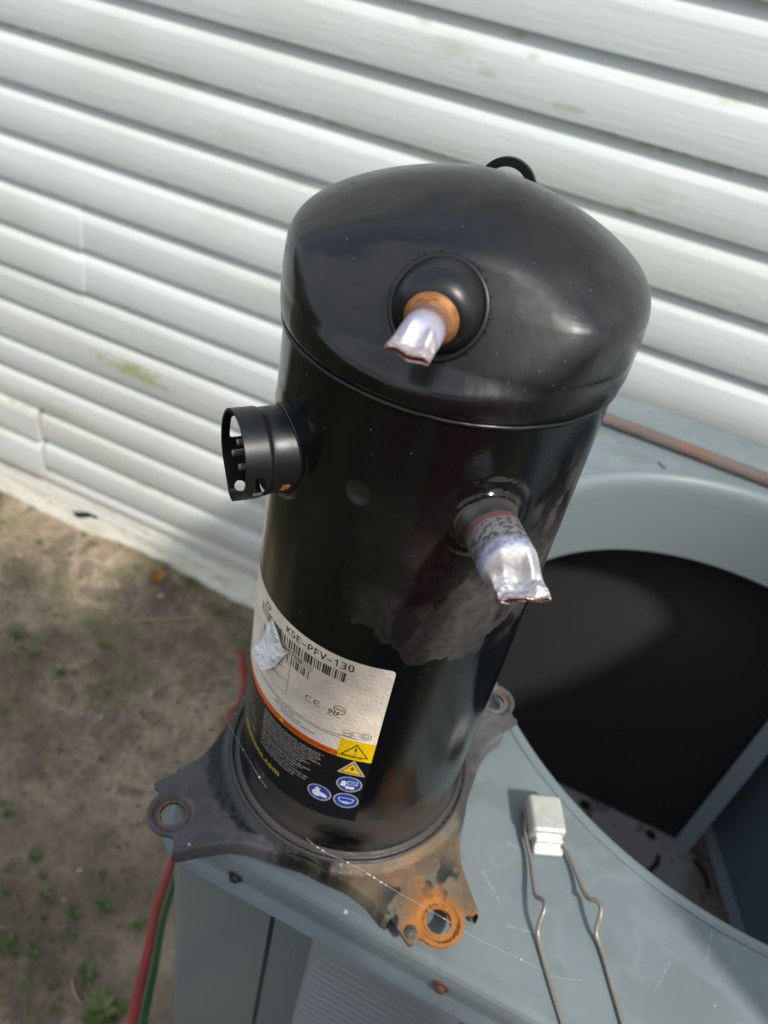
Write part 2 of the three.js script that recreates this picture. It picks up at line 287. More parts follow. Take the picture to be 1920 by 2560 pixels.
  screw(V(-0.0313, -0.0185, 0.107), V(0, 0, 1), dark, cover); screw(V(0.1221, -0.0143, 0.107), V(0, 0, 1), rusty, cover);
  screw(V(0.1479, 0.0005, -0.6376 + 0.04), V(0, 1, 0), dark, cover);
  { const s = sheet((x, z) => V(x, 0.0006, z), [0.155, 0.172, 20], [-0.607, -0.592, 20], 0.0004, (x, z) => { const a = 0.7, X = (x - 0.1635) * Math.cos(a) + (z + 0.6) * Math.sin(a), Z = -(x - 0.1635) * Math.sin(a) + (z + 0.6) * Math.cos(a); return Math.hypot(Math.max(Math.abs(X) - 0.006, 0), Z) - 0.0018; }, null, true); mesh('slot', s, std({ color: lin(0.03, 0.03, 0.03), roughness: 0.8 }), cover); }
  // cabinet walls
  const bot = -TOP + 0.04, h = -0.0275 - bot, yc = (-0.0275 + bot) / 2, ZF = 0.1;
  const cornerProfile = []; // left corner post, wrapping round with a curve
  for (const q of [[0, ZF], [-0.004, ZF], [-0.078, ZF]]) cornerProfile.push(q);
  for (let i = 1; i <= 6; i++) { const a = i / 6 * Math.PI / 2; cornerProfile.push([-0.078 - 0.015 * Math.sin(a), ZF - 0.015 * (1 - Math.cos(a))]); }
  cornerProfile.push([-0.093, -0.74]);
  const fold = cornerProfile.map((p) => p.slice()); fold.unshift([-0.0035, ZF - 0.012], [-0.0035, ZF]); fold.splice(2, 2);
  mesh('corner_panel', (() => { const g = sweep(fold, [[0, -0.0275], [0, bot]], 0, false, 0.5); return merge([g]); })(), std({ color: lin(...greyTint.map((x) => x * 0.9)), roughnessMap: rough, roughness: 0.8 }), unit);
  const side = [box(0.003, h, 0.84, UX1 + 0.004, yc, -0.325), box(0.89, h, 0.003, 0.357, yc, UZ0 - 0.004), box(0.003, h, 0.83, -0.0895, yc, -0.33)];
  mesh('cabinet_shell', side, std({ color: lin(0.03, 0.033, 0.035), roughness: 0.8 }), unit);
  const lp = mesh('louver_panel', [box(0.036, h, 0.0016, 0.0185, yc, ZF - 0.0008), box(0.1068, h, 0.0016, 0.0362 + 0.0535, yc, ZF - 0.0018), box(0.0225, h, 0.0016, 0.1525, yc, ZF - 0.0008), box(0.0225, h, 0.0016, 0.2805, yc, ZF - 0.0008), box(0.38, h, 0.0016, 0.61, h * 0.5 + bot + h * 0.25, ZF - 0.0018)], std({ color: lin(...greyTint.map((x) => x * 0.88)), roughnessMap: rough, roughness: 0.85 }), unit);
  mesh('panel_edge', box(0.0018, h, 0.006, 0.0012, yc, ZF - 0.0045), std({ color: lin(...greyTint), roughness: 0.5 }), lp);
  // the louvres, one by one
  const sl = new THREE.Shape([[0, 0.0], [-0.0032, 0.0004], [-0.0056, 0.0018], [-0.0073, 0.0042], [-0.0080, 0.0064], [-0.0088, 0.0070], [-0.0098, 0.0064], [-0.0104, 0.0010], [-0.0102, -0.0002]].map((p) => new THREE.Vector2(p[1], p[0])));
  const slatGeo = (w) => { const g = new THREE.ExtrudeGeometry(sl, { depth: w, bevelEnabled: false, curveSegments: 1 }); g.rotateY(Math.PI / 2); const p = g.attributes.position; g.computeBoundingBox();
    for (let i = 0; i < p.count; i++) { const z = p.getZ(i), out = -z, x = p.getX(i); p.setXYZ(i, x < w / 2 ? x + 0.0052 * (1 - out / 0.0068) * -1 + 0.0052 * 0.2 : x - 0.0052 * (1 - out / 0.0068) * -1 - 0.0052 * 0.2, p.getY(i), out); }
    g.computeVertexNormals(); const f = plain(g), q = f.attributes.position.array; for (let t = 0; t < q.length; t += 9) for (let c = 0; c < 3; c++) { const a = q[t + 3 + c]; q[t + 3 + c] = q[t + 6 + c]; q[t + 6 + c] = a; } f.deleteAttribute('normal'); return toCreasedNormals(f, 0.4); };
  const sg = slatGeo(0.106), sm = std({ color: lin(0.225, 0.245, 0.247), roughnessMap: rough, roughness: 0.8 });
  for (let c = 0; c < 3; c++) for (let i = 0; i < 46; i++) { if (c && i % 2) continue; const s = mesh('slat', sg, sm, lp); s.position.set(0.0355 + c * 0.128, -0.058 - i * 0.0108, ZF); }
  // inside: pan, black coil guard, corner post, divider
  const D = -0.80 + Y0 - TOP;
  const panMap = tex(768, 768, (u, v) => { const x = u * 0.9, z = v * 0.9; let c = mix3([0.42, 0.385, 0.365], [0.54, 0.50, 0.47], fbm(x * 7, z * 7, 81, 4)); c = mix3(c, [0.17, 0.10, 0.055], sst(0.52, 0.68, fbm(x * 5 + 3, z * 6 + 1.2, 82, 4)) * 0.8); return mix3(c, [0.06, 0.045, 0.035], sst(0.6, 0.75, fbm(x * 40, z * 40, 83, 3)) * 0.6); }, true);
  const pan = sheet((x, z) => V(x, D + 0.002 * (fbm(x * 6, z * 6, 84, 2) - 0.5), z), [-0.085, 0.79, 120], [-0.745, 0.09, 120], 0.0015, (x, z) => Math.max(...[[0.3151, -0.665], [0.4464, -0.669], [0.2, -0.5]].map(([a, b]) => 0.011 - Math.hypot(x - a, z - b))), (x, z) => [x / 0.9, z / 0.9], true);
  mesh('drain_pan', pan, std({ map: panMap, roughness: 0.9 }), unit);
  const twig = std({ color: lin(0.05, 0.03, 0.015), roughness: 0.95 });
  for (const [x0, z0, x1, z1] of [[0.465, -0.628, 0.455, -0.592], [0.53, -0.655, 0.56, -0.615]]) mesh('dead_twig', tube([V(x0, D + 0.004, z0), V((x0 + x1) / 2 + 0.003, D + 0.009, (z0 + z1) / 2), V(x1, D + 0.004, z1)], 0.004, 12, 6), twig, unit);
  const finBump = tex(64, 256, (u, v) => 0.5 + 0.5 * Math.sin(v * Math.PI * 2 * 24)); finBump.repeat.set(1, 6);
  const coil = sheet((x, y) => V(x, y, -0.6845 - 0.01 * Math.max(0, -0.04 - x) * 30), [-0.07, 0.497, 30], [D, -0.004, 10], 0.002, null, (x, y) => [x * 4, y * 3]);
  const coilLeft = sheet((z, y) => V(-0.07, y, z), [-0.684, 0.05, 20], [D, -0.004, 10], 0.002, null, (x, y) => [x * 4, y * 3]);
  mesh('coil_guard', [coil, coilLeft], std({ color: lin(0.032, 0.030, 0.028), bumpMap: finBump, bumpScale: 0.0008, roughness: 0.55 }), unit);
  const post = aim(merge([box(0.027, -D - 0.005, 0.002, 0, (D - 0.005) / 2, 0), box(0.002, -D - 0.005, 0.014, 0.0145, (D - 0.005) / 2, -0.006)]), V(0.5, 0, -0.668), V(-0.35, 0, 0.94));
  mesh('corner_post', post, std({ color: lin(0.45, 0.54, 0.58), roughnessMap: rough, roughness: 0.8 }), unit);
  const dir = V(0.0627, 0, 0.1522).normalize(), nrm = V(-dir.z, 0, dir.x);
  const base = V(0.5606, 0, -0.724).addScaledVector(dir, -0.03);
  const dv = sheet((s, y) => base.clone().addScaledVector(dir, s).setY(y), [0, 0.55, 20], [D, -0.003, 20], 0.0015, null, null);
  mesh('divider_panel', dv, std({ color: lin(0.20, 0.27, 0.33), roughnessMap: rough, roughness: 0.8 }), unit);
  const fl = sheet((s, t) => base.clone().addScaledVector(dir, s).addScaledVector(nrm, t).setY(D + 0.004 + 0.008 * sst(0.006, 0, t)), [0, 0.5, 40], [0.001, 0.022, 8], 0.0015, (s, t) => 0.0045 - Math.hypot(s - 0.147, t - 0.011));
  mesh('panel_flange', fl, std({ color: lin(0.36, 0.4, 0.43), roughness: 0.6 }), unit);
}

// ---------------------------------------------------------------- the compressor
const comp = thing('compressor', 'glossy black steel refrigeration compressor standing on the grey unit with cut copper stubs', 'compressor', [0, TOP, 0]);
const F = 0.011; // fitted heights -> heights above the unit's top
const spec = (x, y, seed, cell, dens, rmax) => { const i = Math.floor(x / cell), j = Math.floor(y / cell); if (hash(i, j, seed) > dens) return 0; const cx = (i + 0.2 + 0.6 * hash(i, j, seed + 1)) * cell, cy = (j + 0.2 + 0.6 * hash(i, j, seed + 2)) * cell, r = rmax * (0.35 + 0.65 * hash(i, j, seed + 3)); return Math.hypot(x - cx, y - cy) < r ? 1 : 0; };
const BLACK = [0.0042, 0.0044, 0.0048];
function shellLook(th, y) { // th in degrees, y fitted height; returns colour and roughness of the painted shell
  const s = th * 0.001414; // arc in metres
  let c = BLACK.slice(), r = 0.11;
  // dried film of dust with a wetted, still shiny edge low down
  const edge = (th < 3 ? 0.213 + 0.02 * sst(-25, -5, th) : th < 30 ? 0.226 - 0.024 * sst(14, 30, th) : 0.201 + 0.0006 * (th - 30)) + (fbm(s * 60, y * 40, 91, 4) - 0.5) * 0.03 + (fbm(s * 220, y * 160, 92, 3) - 0.5) * 0.012;
  const above = sst(-0.0008, 0.0012, y - edge), patch = sst(0.32, 0.62, fbm(s * 26 + 3, y * 11, 93, 4)), fine = fbm(s * 380, y * 320, 94, 3), runs = fbm(s * 70, y * 5, 95, 3);
  const zone = sst(0.315, 0.25, y + 0.05 * (fbm(s * 14, y * 14, 96, 3) - 0.5)) * sst(-75, -20, th) * (0.05 + 0.95 * sst(-8, 16, th));
  let film = 1.0 * above * zone * (0.3 + 0.7 * patch) * (1 - 0.65 * sst(0.5, 0.66, fbm(s * 64, y * 34, 106, 4))) * (0.6 + 0.8 * (fine - 0.2)) * (0.7 + 0.6 * (runs - 0.3));
  const foot = sst(0.075, 0.045, y + 0.03 * (fbm(s * 50, y * 60, 97, 4) - 0.5)) * sst(0.3, 0.6, fbm(s * 30, y * 40, 98, 4));
  film = Math.max(film, foot * 0.5);
  const right = sst(52, 80, th + 22 * (fbm(s * 60, y * 50, 99, 4) - 0.5)) * sst(0.19, 0.24, y) * sst(0.345, 0.30, y); film = Math.max(film, right * 0.9 * sst(0.3, 0.65, fbm(s * 120, y * 90, 100, 4)));
  film = clamp(film);
  c = mix3(c, [0.10, 0.089, 0.082], film * 0.85); r = lerp(r, 0.55, film);
  if (Math.hypot(s + 0.0048, y - 0.305) < 0.0066) { c = [0.011, 0.011, 0.011]; r = 0.42; }
  if (film < 0.3) r += 0.05 * (fine - 0.4);
  if (spec(s, y, 201, 0.006, 0.10 * sst(0.3, 0.6, fbm(s * 20, y * 20, 205, 2)), 0.00028)) { c = [0.3, 0.3, 0.29]; r = 0.8; }
  
  return [c, clamp(r, 0.06, 0.9)];
}
const cache = new Map();
const shellCol = tex(2048, 1024, (u, v) => shellLook(-180 + 360 * u, 0.37 * v - F)[0], true);
const shellRough = tex(1024, 512, (u, v) => shellLook(-180 + 360 * u, 0.37 * v - F)[1]);
const shellMat = std({ bumpMap: (() => { const b = tex(512, 512, (u, v) => fbm(u * 130, v * 130, 107, 3)); b.repeat.set(6, 4); return b; })(), bumpScale: 0.00005, map: shellCol, roughnessMap: shellRough, roughness: 1, specularIntensity: 1 });
const plainBlack = std({ color: lin(...BLACK), roughness: 0.28 }), satinBlack = std({ color: lin(0.008, 0.0083, 0.009), roughness: 0.36 });
{
  const RS = 0.081;
  const rad = (th, y) => { // th in radians, y above the unit top
    let r = RS; const d = th / RAD, yf = y - F;
    const arc = (a, b) => Math.hypot((d - a) * RAD * RS, yf - b);
    const q = arc(-3.4, 0.305); if (q < 0.0085) r -= 0.0014 * sst(0.0074, 0.002, q);
    const w = arc(38, 0.306); if (w < 0.03) r += 0.0013 * sst(0.0235, 0.0205, w) + 0.0022 * sst(0.0175, 0.0145, w);
    const t = arc(-44, 0.298); if (t < 0.034) r += 0.0006 * sst(0.029, 0.0262, t);
    if (yf < 0.03) r += 0.0022 * sst(0.03, 0.016, yf);
    return r;
  };
  const g = sheet((th, y) => { const r = rad(th, y); return V(r * Math.sin(th), y, r * Math.cos(th)); }, [-Math.PI, Math.PI, 420], [0.02, 0.372, 240], 0, null, (th, y) => [th / 2 / Math.PI + 0.5, y / 0.37]);
  mesh('shell', g, shellMat, comp);

  // domed cap with the flattened pocket that holds the discharge stub
  const prof = [[0.0812, 0.3558], [0.0819, 0.3562], [0.0828, 0.3578], [0.0834, 0.3605], [0.0838, 0.367], [0.0835, 0.3715], [0.0838, 0.375], [0.0836, 0.382], [0.0832, 0.3875], [0.0822, 0.392], [0.0803, 0.3962], [0.0773, 0.3999], [0.0731, 0.4034], [0.067, 0.4073], [0.0596, 0.4112], [0.0506, 0.4153], [0.0406, 0.4192], [0.0295, 0.4229], [0.0181, 0.4259], [0.009, 0.4276], [0, 0.4282]];
  const curve = new THREE.CatmullRomCurve3(prof.map((p) => V(p[0], p[1], 0)), false, 'centripetal');
  const pts = curve.getPoints(800), az = 6 * RAD, el = 28 * RAD, nx = Math.sin(az) * Math.cos(el), ny = Math.sin(el), nz = Math.cos(az) * Math.cos(el), dd = nx * 0.008 + ny * 0.3925 + nz * 0.0645;
  const smin = (a, b, k) => { const h = clamp(0.5 + 0.5 * (b - a) / k); return lerp(b, a, h) - k * h * (1 - h); };
  const capR = (th, r0, y) => {
    let dth = th - az; if (dth > Math.PI) dth -= 2 * Math.PI; if (dth < -Math.PI) dth += 2 * Math.PI; const ca = Math.abs(dth) < 1.9 ? Math.cos(dth * 0.8) : 0; let r = r0;
    if (ca > 0.1) { const pad = (dd - ny * y) / (Math.cos(el) * ca); r = Math.min(r0, smin(r0, pad, 0.007)); r = lerp(r, r0, sst(0.3745, 0.3615, y)); }
    const d = th / RAD; r *= 1 - 0.085 * (Math.exp(-(((d + 46) / 24) ** 2)) + 0.9 * Math.exp(-(((d - 62) / 24) ** 2))) * sst(0.394, 0.409, y) * sst(0.4275, 0.417, y); // shallow hollows either side of the crest
    return r;
  };
  const cap = sheet((th, s) => { const p = pts[clamp(Math.round(s * 800), 0, 800)], i = clamp(s * 800, 0, 799.999), a = pts[Math.floor(i)], b = pts[Math.floor(i) + 1], f = i - Math.floor(i), r0 = lerp(a.x, b.x, f), y = lerp(a.y, b.y, f), r = capR(th, r0, y); return V(r * Math.sin(th), y + F, r * Math.cos(th)); }, [-Math.PI, Math.PI, 360], [0, 0.9995, 200], 0, null, (th, s) => { const i = clamp(Math.round(s * 800), 0, 800), r = pts[i].x + (0.428 - pts[i].y) * 0.4; return [0.5 + r * Math.sin(th) / 0.24, 0.5 + r * Math.cos(th) / 0.24]; });
  const capCol = tex(1400, 1400, (u, v) => { const x = (u - 0.5) * 0.24, z = (v - 0.5) * 0.24; let c = [0.006, 0.0062, 0.0067]; const f = sst(0.4, 0.75, fbm(x * 26, z * 26, 111, 4)) * 0.3 * (0.5 + fbm(x * 300, z * 300, 112, 2)); c = mix3(c, [0.05, 0.05, 0.05], f); const scuff = sst(0.6, 0.9, 1 - Math.hypot((x - 0.04 + (z - 0.07) * 0.3) / 0.03, (z - 0.062) / 0.008)) * sst(0.35, 0.7, fbm(x * 90 + z * 60, z * 700, 118, 3)); c = mix3(c, [0.12, 0.115, 0.105], scuff * 0.12); if (spec(x, z, 301, 0.0065, 0.16 * sst(0.35, 0.65, fbm(x * 22, z * 22, 302, 2)), 0.00026) || spec(x + 0.3, z, 305, 0.0025, 0.12 * sst(0, 0.06, x), 0.00016)) c = [0.32, 0.32, 0.31]; return c; }, true);
  const capRough = tex(700, 700, (u, v) => 0.09 + 0.3 * sst(0.05, 0.012, Math.hypot((u - 0.5) * 0.24 - 0.045, (v - 0.5) * 0.24 - 0.062)) + 0.16 * fbm(u * 9, v * 9, 115, 4) + 0.12 * fbm(u * 60, v * 60, 116, 2));
  const capBump = tex(1024, 1024, (u, v) => { const x = u - 0.5, z = v - 0.5, r = Math.hypot(x, z), a = Math.atan2(x, z); const ring = 0.5 + 0.5 * Math.sin(r * 900 + 14 * fbm(a * 5, r * 30, 121, 4)), w = sst(0.3, 0.35, r) * sst(0.42, 0.38, r); const rip = 0.5 + 0.5 * Math.sin((x * 0.9 - z * 0.35) * 1500 + 5 * fbm(x * 60, z * 60, 122, 2)), k = sst(0.045, 0.01, Math.hypot((x - 0.054) * 1.2, (z - 0.125) * 0.8)); return 0.5 + 0.02 * (ring - 0.5) * w * sst(0.3, 0.6, fbm(a * 9, r * 20, 125, 3)) + 0.06 * (rip - 0.5) * k * sst(0.3, 0.6, fbm(x * 50, z * 50, 123, 2)) + 0.22 * (fbm(x * 34, z * 34, 124, 3) - 0.5); });
  mesh('top_cap', cap, std({ map: capCol, roughnessMap: capRough, roughness: 1, bumpMap: capBump, bumpScale: 0.0006 }), comp);
  mesh('seam_weld', (() => { const p = []; for (let i = 0; i <= 160; i++) { const a = i / 160 * 2 * Math.PI; p.push(V(0.0814 * Math.sin(a), 0.3542 + F + 0.0008 * (fbm(a * 9, 0, 131, 3) - 0.5), 0.0814 * Math.cos(a))); } return tube(p, 0.0012, 320, 6, false); })(), plainBlack, comp);

  // a crushed tube stub: local z is the axis, the mouth is squeezed flat along local x
  function stub(r, L0, L1, opt) {
    const { flat = 1.42, skew = 0, ear = 0.4, fold = 0.5, bend = 0, slant = 0, tear = 0.2, seed = 1, K0 = 0.45, K1 = 0.88 } = opt;
    const shape = (a, t, inner) => {
      const k = sst(K0, K1, t), rr = r - inner;
      let x = Math.cos(a) * rr, y = Math.sin(a) * rr;
      const fx = Math.cos(a), up = Math.sin(a) > 0 ? 1 : -1;
      const lipX = fx * (r * flat - inner * 0.6), edge = Math.pow(Math.abs(fx), 3);
      const th = (0.0008 + r * 0.1 * edge) * (inner ? 0.35 : 1) + (up > 0 ? -fold * r * 0.34 * (1 - Math.abs(fx)) * Math.sin(Math.PI * clamp((t - 0.45) / 0.5)) : 0);
      const wob = (fbm(fx * 1.3 + seed * 7, t * 9, 140 + seed, 3) - 0.5);
      const lipY = Math.sign(Math.sin(a)) * Math.pow(Math.abs(Math.sin(a)), 0.7) * (th + 0.0002) + wob * r * 0.3 * sst(0.5, 0.9, t) + fx * skew * r * k + (inner && t > 0.97 ? 0 : 0) + (up < 0 ? -tear * r * (1 - fx * fx) : 0) * sst(0.8, 1, t);
      x = lerp(x, lipX, k); y = lerp(y, lipY, k);
      y += ear * r * sst(0.45, 0.7, t) * sst(1.0, 0.75, t) * Math.exp(-Math.pow((fx - 0.55) / 0.22, 2)) * (up > 0 ? 0.5 : 0) + ear * r * 0.4 * sst(0.45, 0.62, t) * sst(0.95, 0.7, t) * Math.exp(-Math.pow((fx + 0.45) / 0.25, 2)) * (up > 0 ? 1 : 0);
      const z = lerp(L0, L1, t) + slant * fx * r * k + (fbm(fx * 3 + 9 * seed, up * 2, 150 + seed, 3) - 0.5) * r * 0.14 * sst(0.8, 1, t);
      return V(x, y + bend * t * t, z);
    };
    const out = sheet((a, t) => shape(a, t, 0), [0, 2 * Math.PI, 120], [0, 1, 90], 0, null, (a, t) => [a / 2 / Math.PI, t], true);
    const inn = sheet((a, t) => shape(a, t, 0.0009), [0, 2 * Math.PI, 80], [0.93, 1, 8], 0, null, (a, t) => [a / 2 / Math.PI, t]);
    const lip = sheet((a, t) => shape(a, 1, 0.0009 * t), [0, 2 * Math.PI, 120], [0, 1, 2], 0, null, (a, t) => [a / 2 / Math.PI, 0.995]);
    return [merge([out, lip]), inn];
  }
  const pipeTex = (bands, seed) => tex(512, 512, (u, v) => { // colours along the length, from the base to the mouth
    const a = Math.cos(u * 6.2832) * 0.5, b = Math.sin(u * 6.2832) * 0.5, t = v + 0.05 * (fbm(a * 4 + 9, b * 4 + v * 3, seed, 3) - 0.5); let i = 0; while (i + 2 < bands.length && t > bands[i + 1][0]) i++;
    let c = mix3(bands[i][1], bands[i + 1][1], sst(bands[i][0], bands[i + 1][0], t));
    const m = bands[i][2] ?? 0; if (m) c = mix3(c, [0.045, 0.045, 0.048], m * sst(0.5, 0.58, fbm(u * 46, v * 30, seed + 4, 3)));
    const f = 0.85 + 0.3 * fbm(u * 40, v * 60, seed + 7, 3); return [c[0] * f, c[1] * f, c[2] * f];
  }, true);
  const metalV = tex(64, 256, (u, v) => { const m = 0.25 + 0.5 * sst(0.52, 0.66, v + 0.06 * (fbm(u * 6, v * 8, 163, 3) - 0.5)); return [m, 0.64 - 0.13 * sst(0.52, 0.66, v) + 0.12 * (fbm(u * 12, v * 16, 164, 3) - 0.5), m]; });
  const crumple = tex(256, 256, (u, v) => fbm(u * 9, v * 12, 161, 4) * sst(0.4, 0.6, v) + 0.15 * fbm(u * 60, v * 60, 162, 2));
  const innerCopper = std({ color: lin(0.12, 0.03, 0.025), roughness: 0.6, metalness: 0.5 });

  // discharge stub on the cap
  const dAx = V(Math.sin(6.5 * RAD), 0, Math.cos(6.5 * RAD)), dBase = V(0.008, 0.3925 + F, 0.0645), dN = V(nx, ny, nz);
  const ds = new THREE.Group(); ds.name = 'discharge_stub'; ds.position.copy(dBase); comp.add(ds);
  const put = (g) => aim(g, V(0, 0, 0), dAx);
  mesh('collar', put(latheZ([[0.0182, -0.014], [0.0177, 0.0004], [0.0176, 0.003], [0.0171, 0.0052], [0.016, 0.0076], [0.0144, 0.0098], [0.0124, 0.0114], [0.0108, 0.0119]], 72)), satinBlack, ds);
  { const p = []; for (let i = 0; i <= 90; i++) { const a = i / 90 * 2 * Math.PI; p.push(V(0.0186 * Math.cos(a), 0.0196 * Math.sin(a), 0.0008)); } mesh('weld_ring', aim(tube(p, 0.0014, 180, 8, false), V(0, 0, 0), dN), satinBlack, ds);
    const R = rng(9), cr = []; for (let i = 0; i < 42; i++) { const a = (i < 30 ? 10 + 175 * R() : -50 + 60 * R()) * RAD, s = new THREE.IcosahedronGeometry(0.00025 + 0.0005 * R(), 0); s.scale(1.6, 1, 1); s.rotateZ(R() * 6); s.translate(0.0202 * Math.cos(a), 0.0212 * Math.sin(a), 0.0006); cr.push(s); }
    const c = mesh('weld_spatter', aim(merge(cr), V(0, 0, 0), dN), plainBlack, ds); c.userData.kind = 'stuff'; }
  const rustTex = tex(256, 256, (u, v) => mix3([0.22, 0.085, 0.03], [0.44, 0.19, 0.055], sst(0.3, 0.7, fbm(u * 20, v * 20, 171, 4))), true);
  mesh('copper_ring', put(latheZ([[0.0109, 0.0116], [0.0107, 0.0123], [0.0101, 0.0129], [0.0093, 0.0141], [0.0085, 0.0158], [0.0079, 0.0172]], 56)), std({ map: rustTex, roughness: 0.55, metalness: 0.3 }), ds);
  {
    const bands = [[0, [0.20, 0.11, 0.085]], [0.16, [0.20, 0.12, 0.11]], [0.22, [0.36, 0.25, 0.25]], [0.34, [0.40, 0.38, 0.44]], [0.5, [0.45, 0.45, 0.56]], [0.62, [0.52, 0.48, 0.55]], [0.75, [0.55, 0.49, 0.51]], [0.9, [0.55, 0.48, 0.48]], [1, [0.42, 0.30, 0.28]]];
    const [o, i] = stub(0.0080, 0.0165, 0.0455, { flat: 1.0, ear: 0.55, fold: 0.8, skew: -0.12, slant: -0.22, tear: 0.06, bend: 0.0005, seed: 1, K0: 0.5, K1: 0.9 });
    const rot = (g) => put(g.rotateZ(-4 * RAD));
    mesh('crimped_tube', rot(o), std({ map: pipeTex(bands, 181), roughness: 1, roughnessMap: metalV, metalness: 1, metalnessMap: metalV, bumpMap: crumple, bumpScale: 0.0004 }), ds); mesh('tube_bore', rot(i), innerCopper, ds);
  }
  // suction stub on the shell
  const sAx = V(Math.sin(38.5 * RAD), 0, Math.cos(38.5 * RAD)), sBase = V(0.0825 * Math.sin(38 * RAD), 0.306 + F, 0.0825 * Math.cos(38 * RAD));
  const ss = new THREE.Group(); ss.name = 'suction_stub'; ss.position.copy(sBase); comp.add(ss);
  const puts = (g) => aim(g, V(0, 0, 0), sAx);
  mesh('collar', puts(latheZ([[0.0150, -0.004], [0.0145, 0.0008], [0.0143, 0.0022], [0.0138, 0.0034], [0.0132, 0.005], [0.0129, 0.0068], [0.0128, 0.008], [0.0128, 0.0092], [0.0120, 0.0098]], 64)), std({ color: lin(0.075, 0.07, 0.067), roughness: 0.36, metalness: 0.6 }), ss);
  mesh('braze_ring', puts(latheZ([[0.0147, -0.0006], [0.0152, 0.0002], [0.0150, 0.001], [0.0143, 0.0014]], 64)), std({ color: lin(0.09, 0.045, 0.03), roughness: 0.6, metalness: 0.3 }), ss);
  {
    const bands = [[0, [0.13, 0.045, 0.04]], [0.06, [0.16, 0.06, 0.055]], [0.1, [0.17, 0.155, 0.16], 0.8], [0.3, [0.22, 0.215, 0.22], 0.85], [0.36, [0.15, 0.16, 0.165], 0.5], [0.44, [0.32, 0.34, 0.46], 0.35], [0.54, [0.42, 0.43, 0.52]], [0.6, [0.52, 0.515, 0.52]], [0.85, [0.55, 0.54, 0.55]], [1, [0.44, 0.38, 0.37]]];
    const [o, i] = stub(0.0126, 0.0085, 0.0478, { flat: 0.80, ear: 0.5, fold: 0.9, skew: 0.05, slant: 0.2, tear: 0.05, bend: -0.0015, seed: 2, K0: 0.5, K1: 0.80 });
    const rot = (g) => puts(g.rotateZ(10 * RAD));
    mesh('crimped_tube', rot(o), std({ map: pipeTex(bands, 191), roughness: 1, roughnessMap: metalV, metalness: 1, metalnessMap: metalV, bumpMap: crumple, bumpScale: 0.0006 }), ss); mesh('tube_bore', rot(i), innerCopper, ss);
  }
  // terminal box: a teardrop fence with windows, three pins inside
  {
    const th = -42 * RAD, ax = V(Math.sin(th), 0, Math.cos(th)), tb = new THREE.Group(); tb.name = 'terminal_box'; tb.position.set(0.081 * Math.sin(th), 0.296 + F, 0.081 * Math.cos(th)); tb.scale.setScalar(0.88); comp.add(tb);
    const right = V(0, 1, 0).cross(ax).normalize(); // toward +theta
    const at = (x, y, l) => right.clone().multiplyScalar(x).add(V(0, y, 0)).addScaledVector(ax, l);
    const R1 = 0.0245, r2 = 0.0078, cy = -0.0232, beta = Math.acos((R1 - r2) / -cy); // tangent angle measured from straight down
    const A1 = Math.PI - beta, S1 = R1 * A1, S2 = Math.sqrt(cy * cy - (R1 - r2) ** 2), S3 = r2 * beta, P = 2 * (S1 + S2 + S3); // half perimeter from the top
    const outline = (s) => { const sg = s < 0 ? -1 : 1, q = Math.abs(s); if (q <= S1) { const a = q / R1; return [sg * R1 * Math.sin(a), R1 * Math.cos(a)]; } if (q <= S1 + S2) { const f = (q - S1) / S2, x1 = R1 * Math.sin(A1), y1 = R1 * Math.cos(A1), x2 = r2 * Math.sin(A1), y2 = cy + r2 * Math.cos(A1); return [sg * lerp(x1, x2, f), lerp(y1, y2, f)]; } const a = A1 + (q - S1 - S2) / r2; return [sg * r2 * Math.sin(a), cy + r2 * Math.cos(a)]; };
    const rbox = (s, l, cs, cl, hs, hl, r) => { const a = Math.abs(s - cs) - hs + r, b = Math.abs(l - cl) - hl + r; return r - Math.hypot(Math.max(a, 0), Math.max(b, 0)) - Math.min(Math.max(a, b), 0); };
    const cut = (s, l) => Math.max(rbox(s, l, 0.046, 0.0190, 0.0085, 0.0036, 0.0014), rbox(s, l, -0.036, 0.0190, 0.0085, 0.0038, 0.0014), 0.0034 - Math.hypot(s + (S1 + S2 - 0.001), l - 0.0205));
    const L1 = 0.0275, fence = sheet((s, l) => { const [x, y] = outline(s), k = 1 - 0.035 * sst(0.0145, 0.0115, l); return at(x * k, y * k, l); }, [-P / 2, P / 2, 220], [0.0095, L1, 42], 0.0014, cut, null, true, [1, 1, 0, 0]);
    mesh('fence', fence, satinBlack, tb);
    const inner = lathe([[0.0242, -0.012], [0.0242, 0.002], [0.0238, 0.0105], [0.0228, 0.0112], [0.0222, 0.0105], [0.022, 0.003], [0.006, 0.0022], [0, 0.0022]], 64); inner.rotateX(Math.PI / 2);
    mesh('fence_base', aim(inner, V(0, 0, 0), ax), satinBlack, tb);
    const steel = std({ color: lin(0.36, 0.33, 0.3), roughness: 0.4, metalness: 0.85 });
    for (const [x, y] of [[0.0005, 0.0075], [-0.0065, -0.0045], [0.0065, -0.0045]]) { const g = lathe([[0, 0.0262], [0.0015, 0.026], [0.0018, 0.0254], [0.0018, 0.001]], 16); g.rotateX(Math.PI / 2); mesh('terminal_pin', aim(g, at(x, y, 0), ax), steel, tb); }
    { const p = []; for (let i = 0; i <= 60; i++) { const a = i / 60 * 2 * Math.PI; p.push(at(0.0249 * Math.cos(a), 0.0249 * Math.sin(a), 0.0004 - 0.0040 * Math.pow(Math.cos(a), 2))); } mesh('weld_ring', tube(p, 0.0011, 120, 6, false), satinBlack, tb); }
    const chip = tex(128, 128, (u, v) => mix3([0.5, 0.2, 0.02], [0.12, 0.05, 0.02], sst(0.4, 0.6, fbm(u * 14, v * 14, 211, 3))), true);
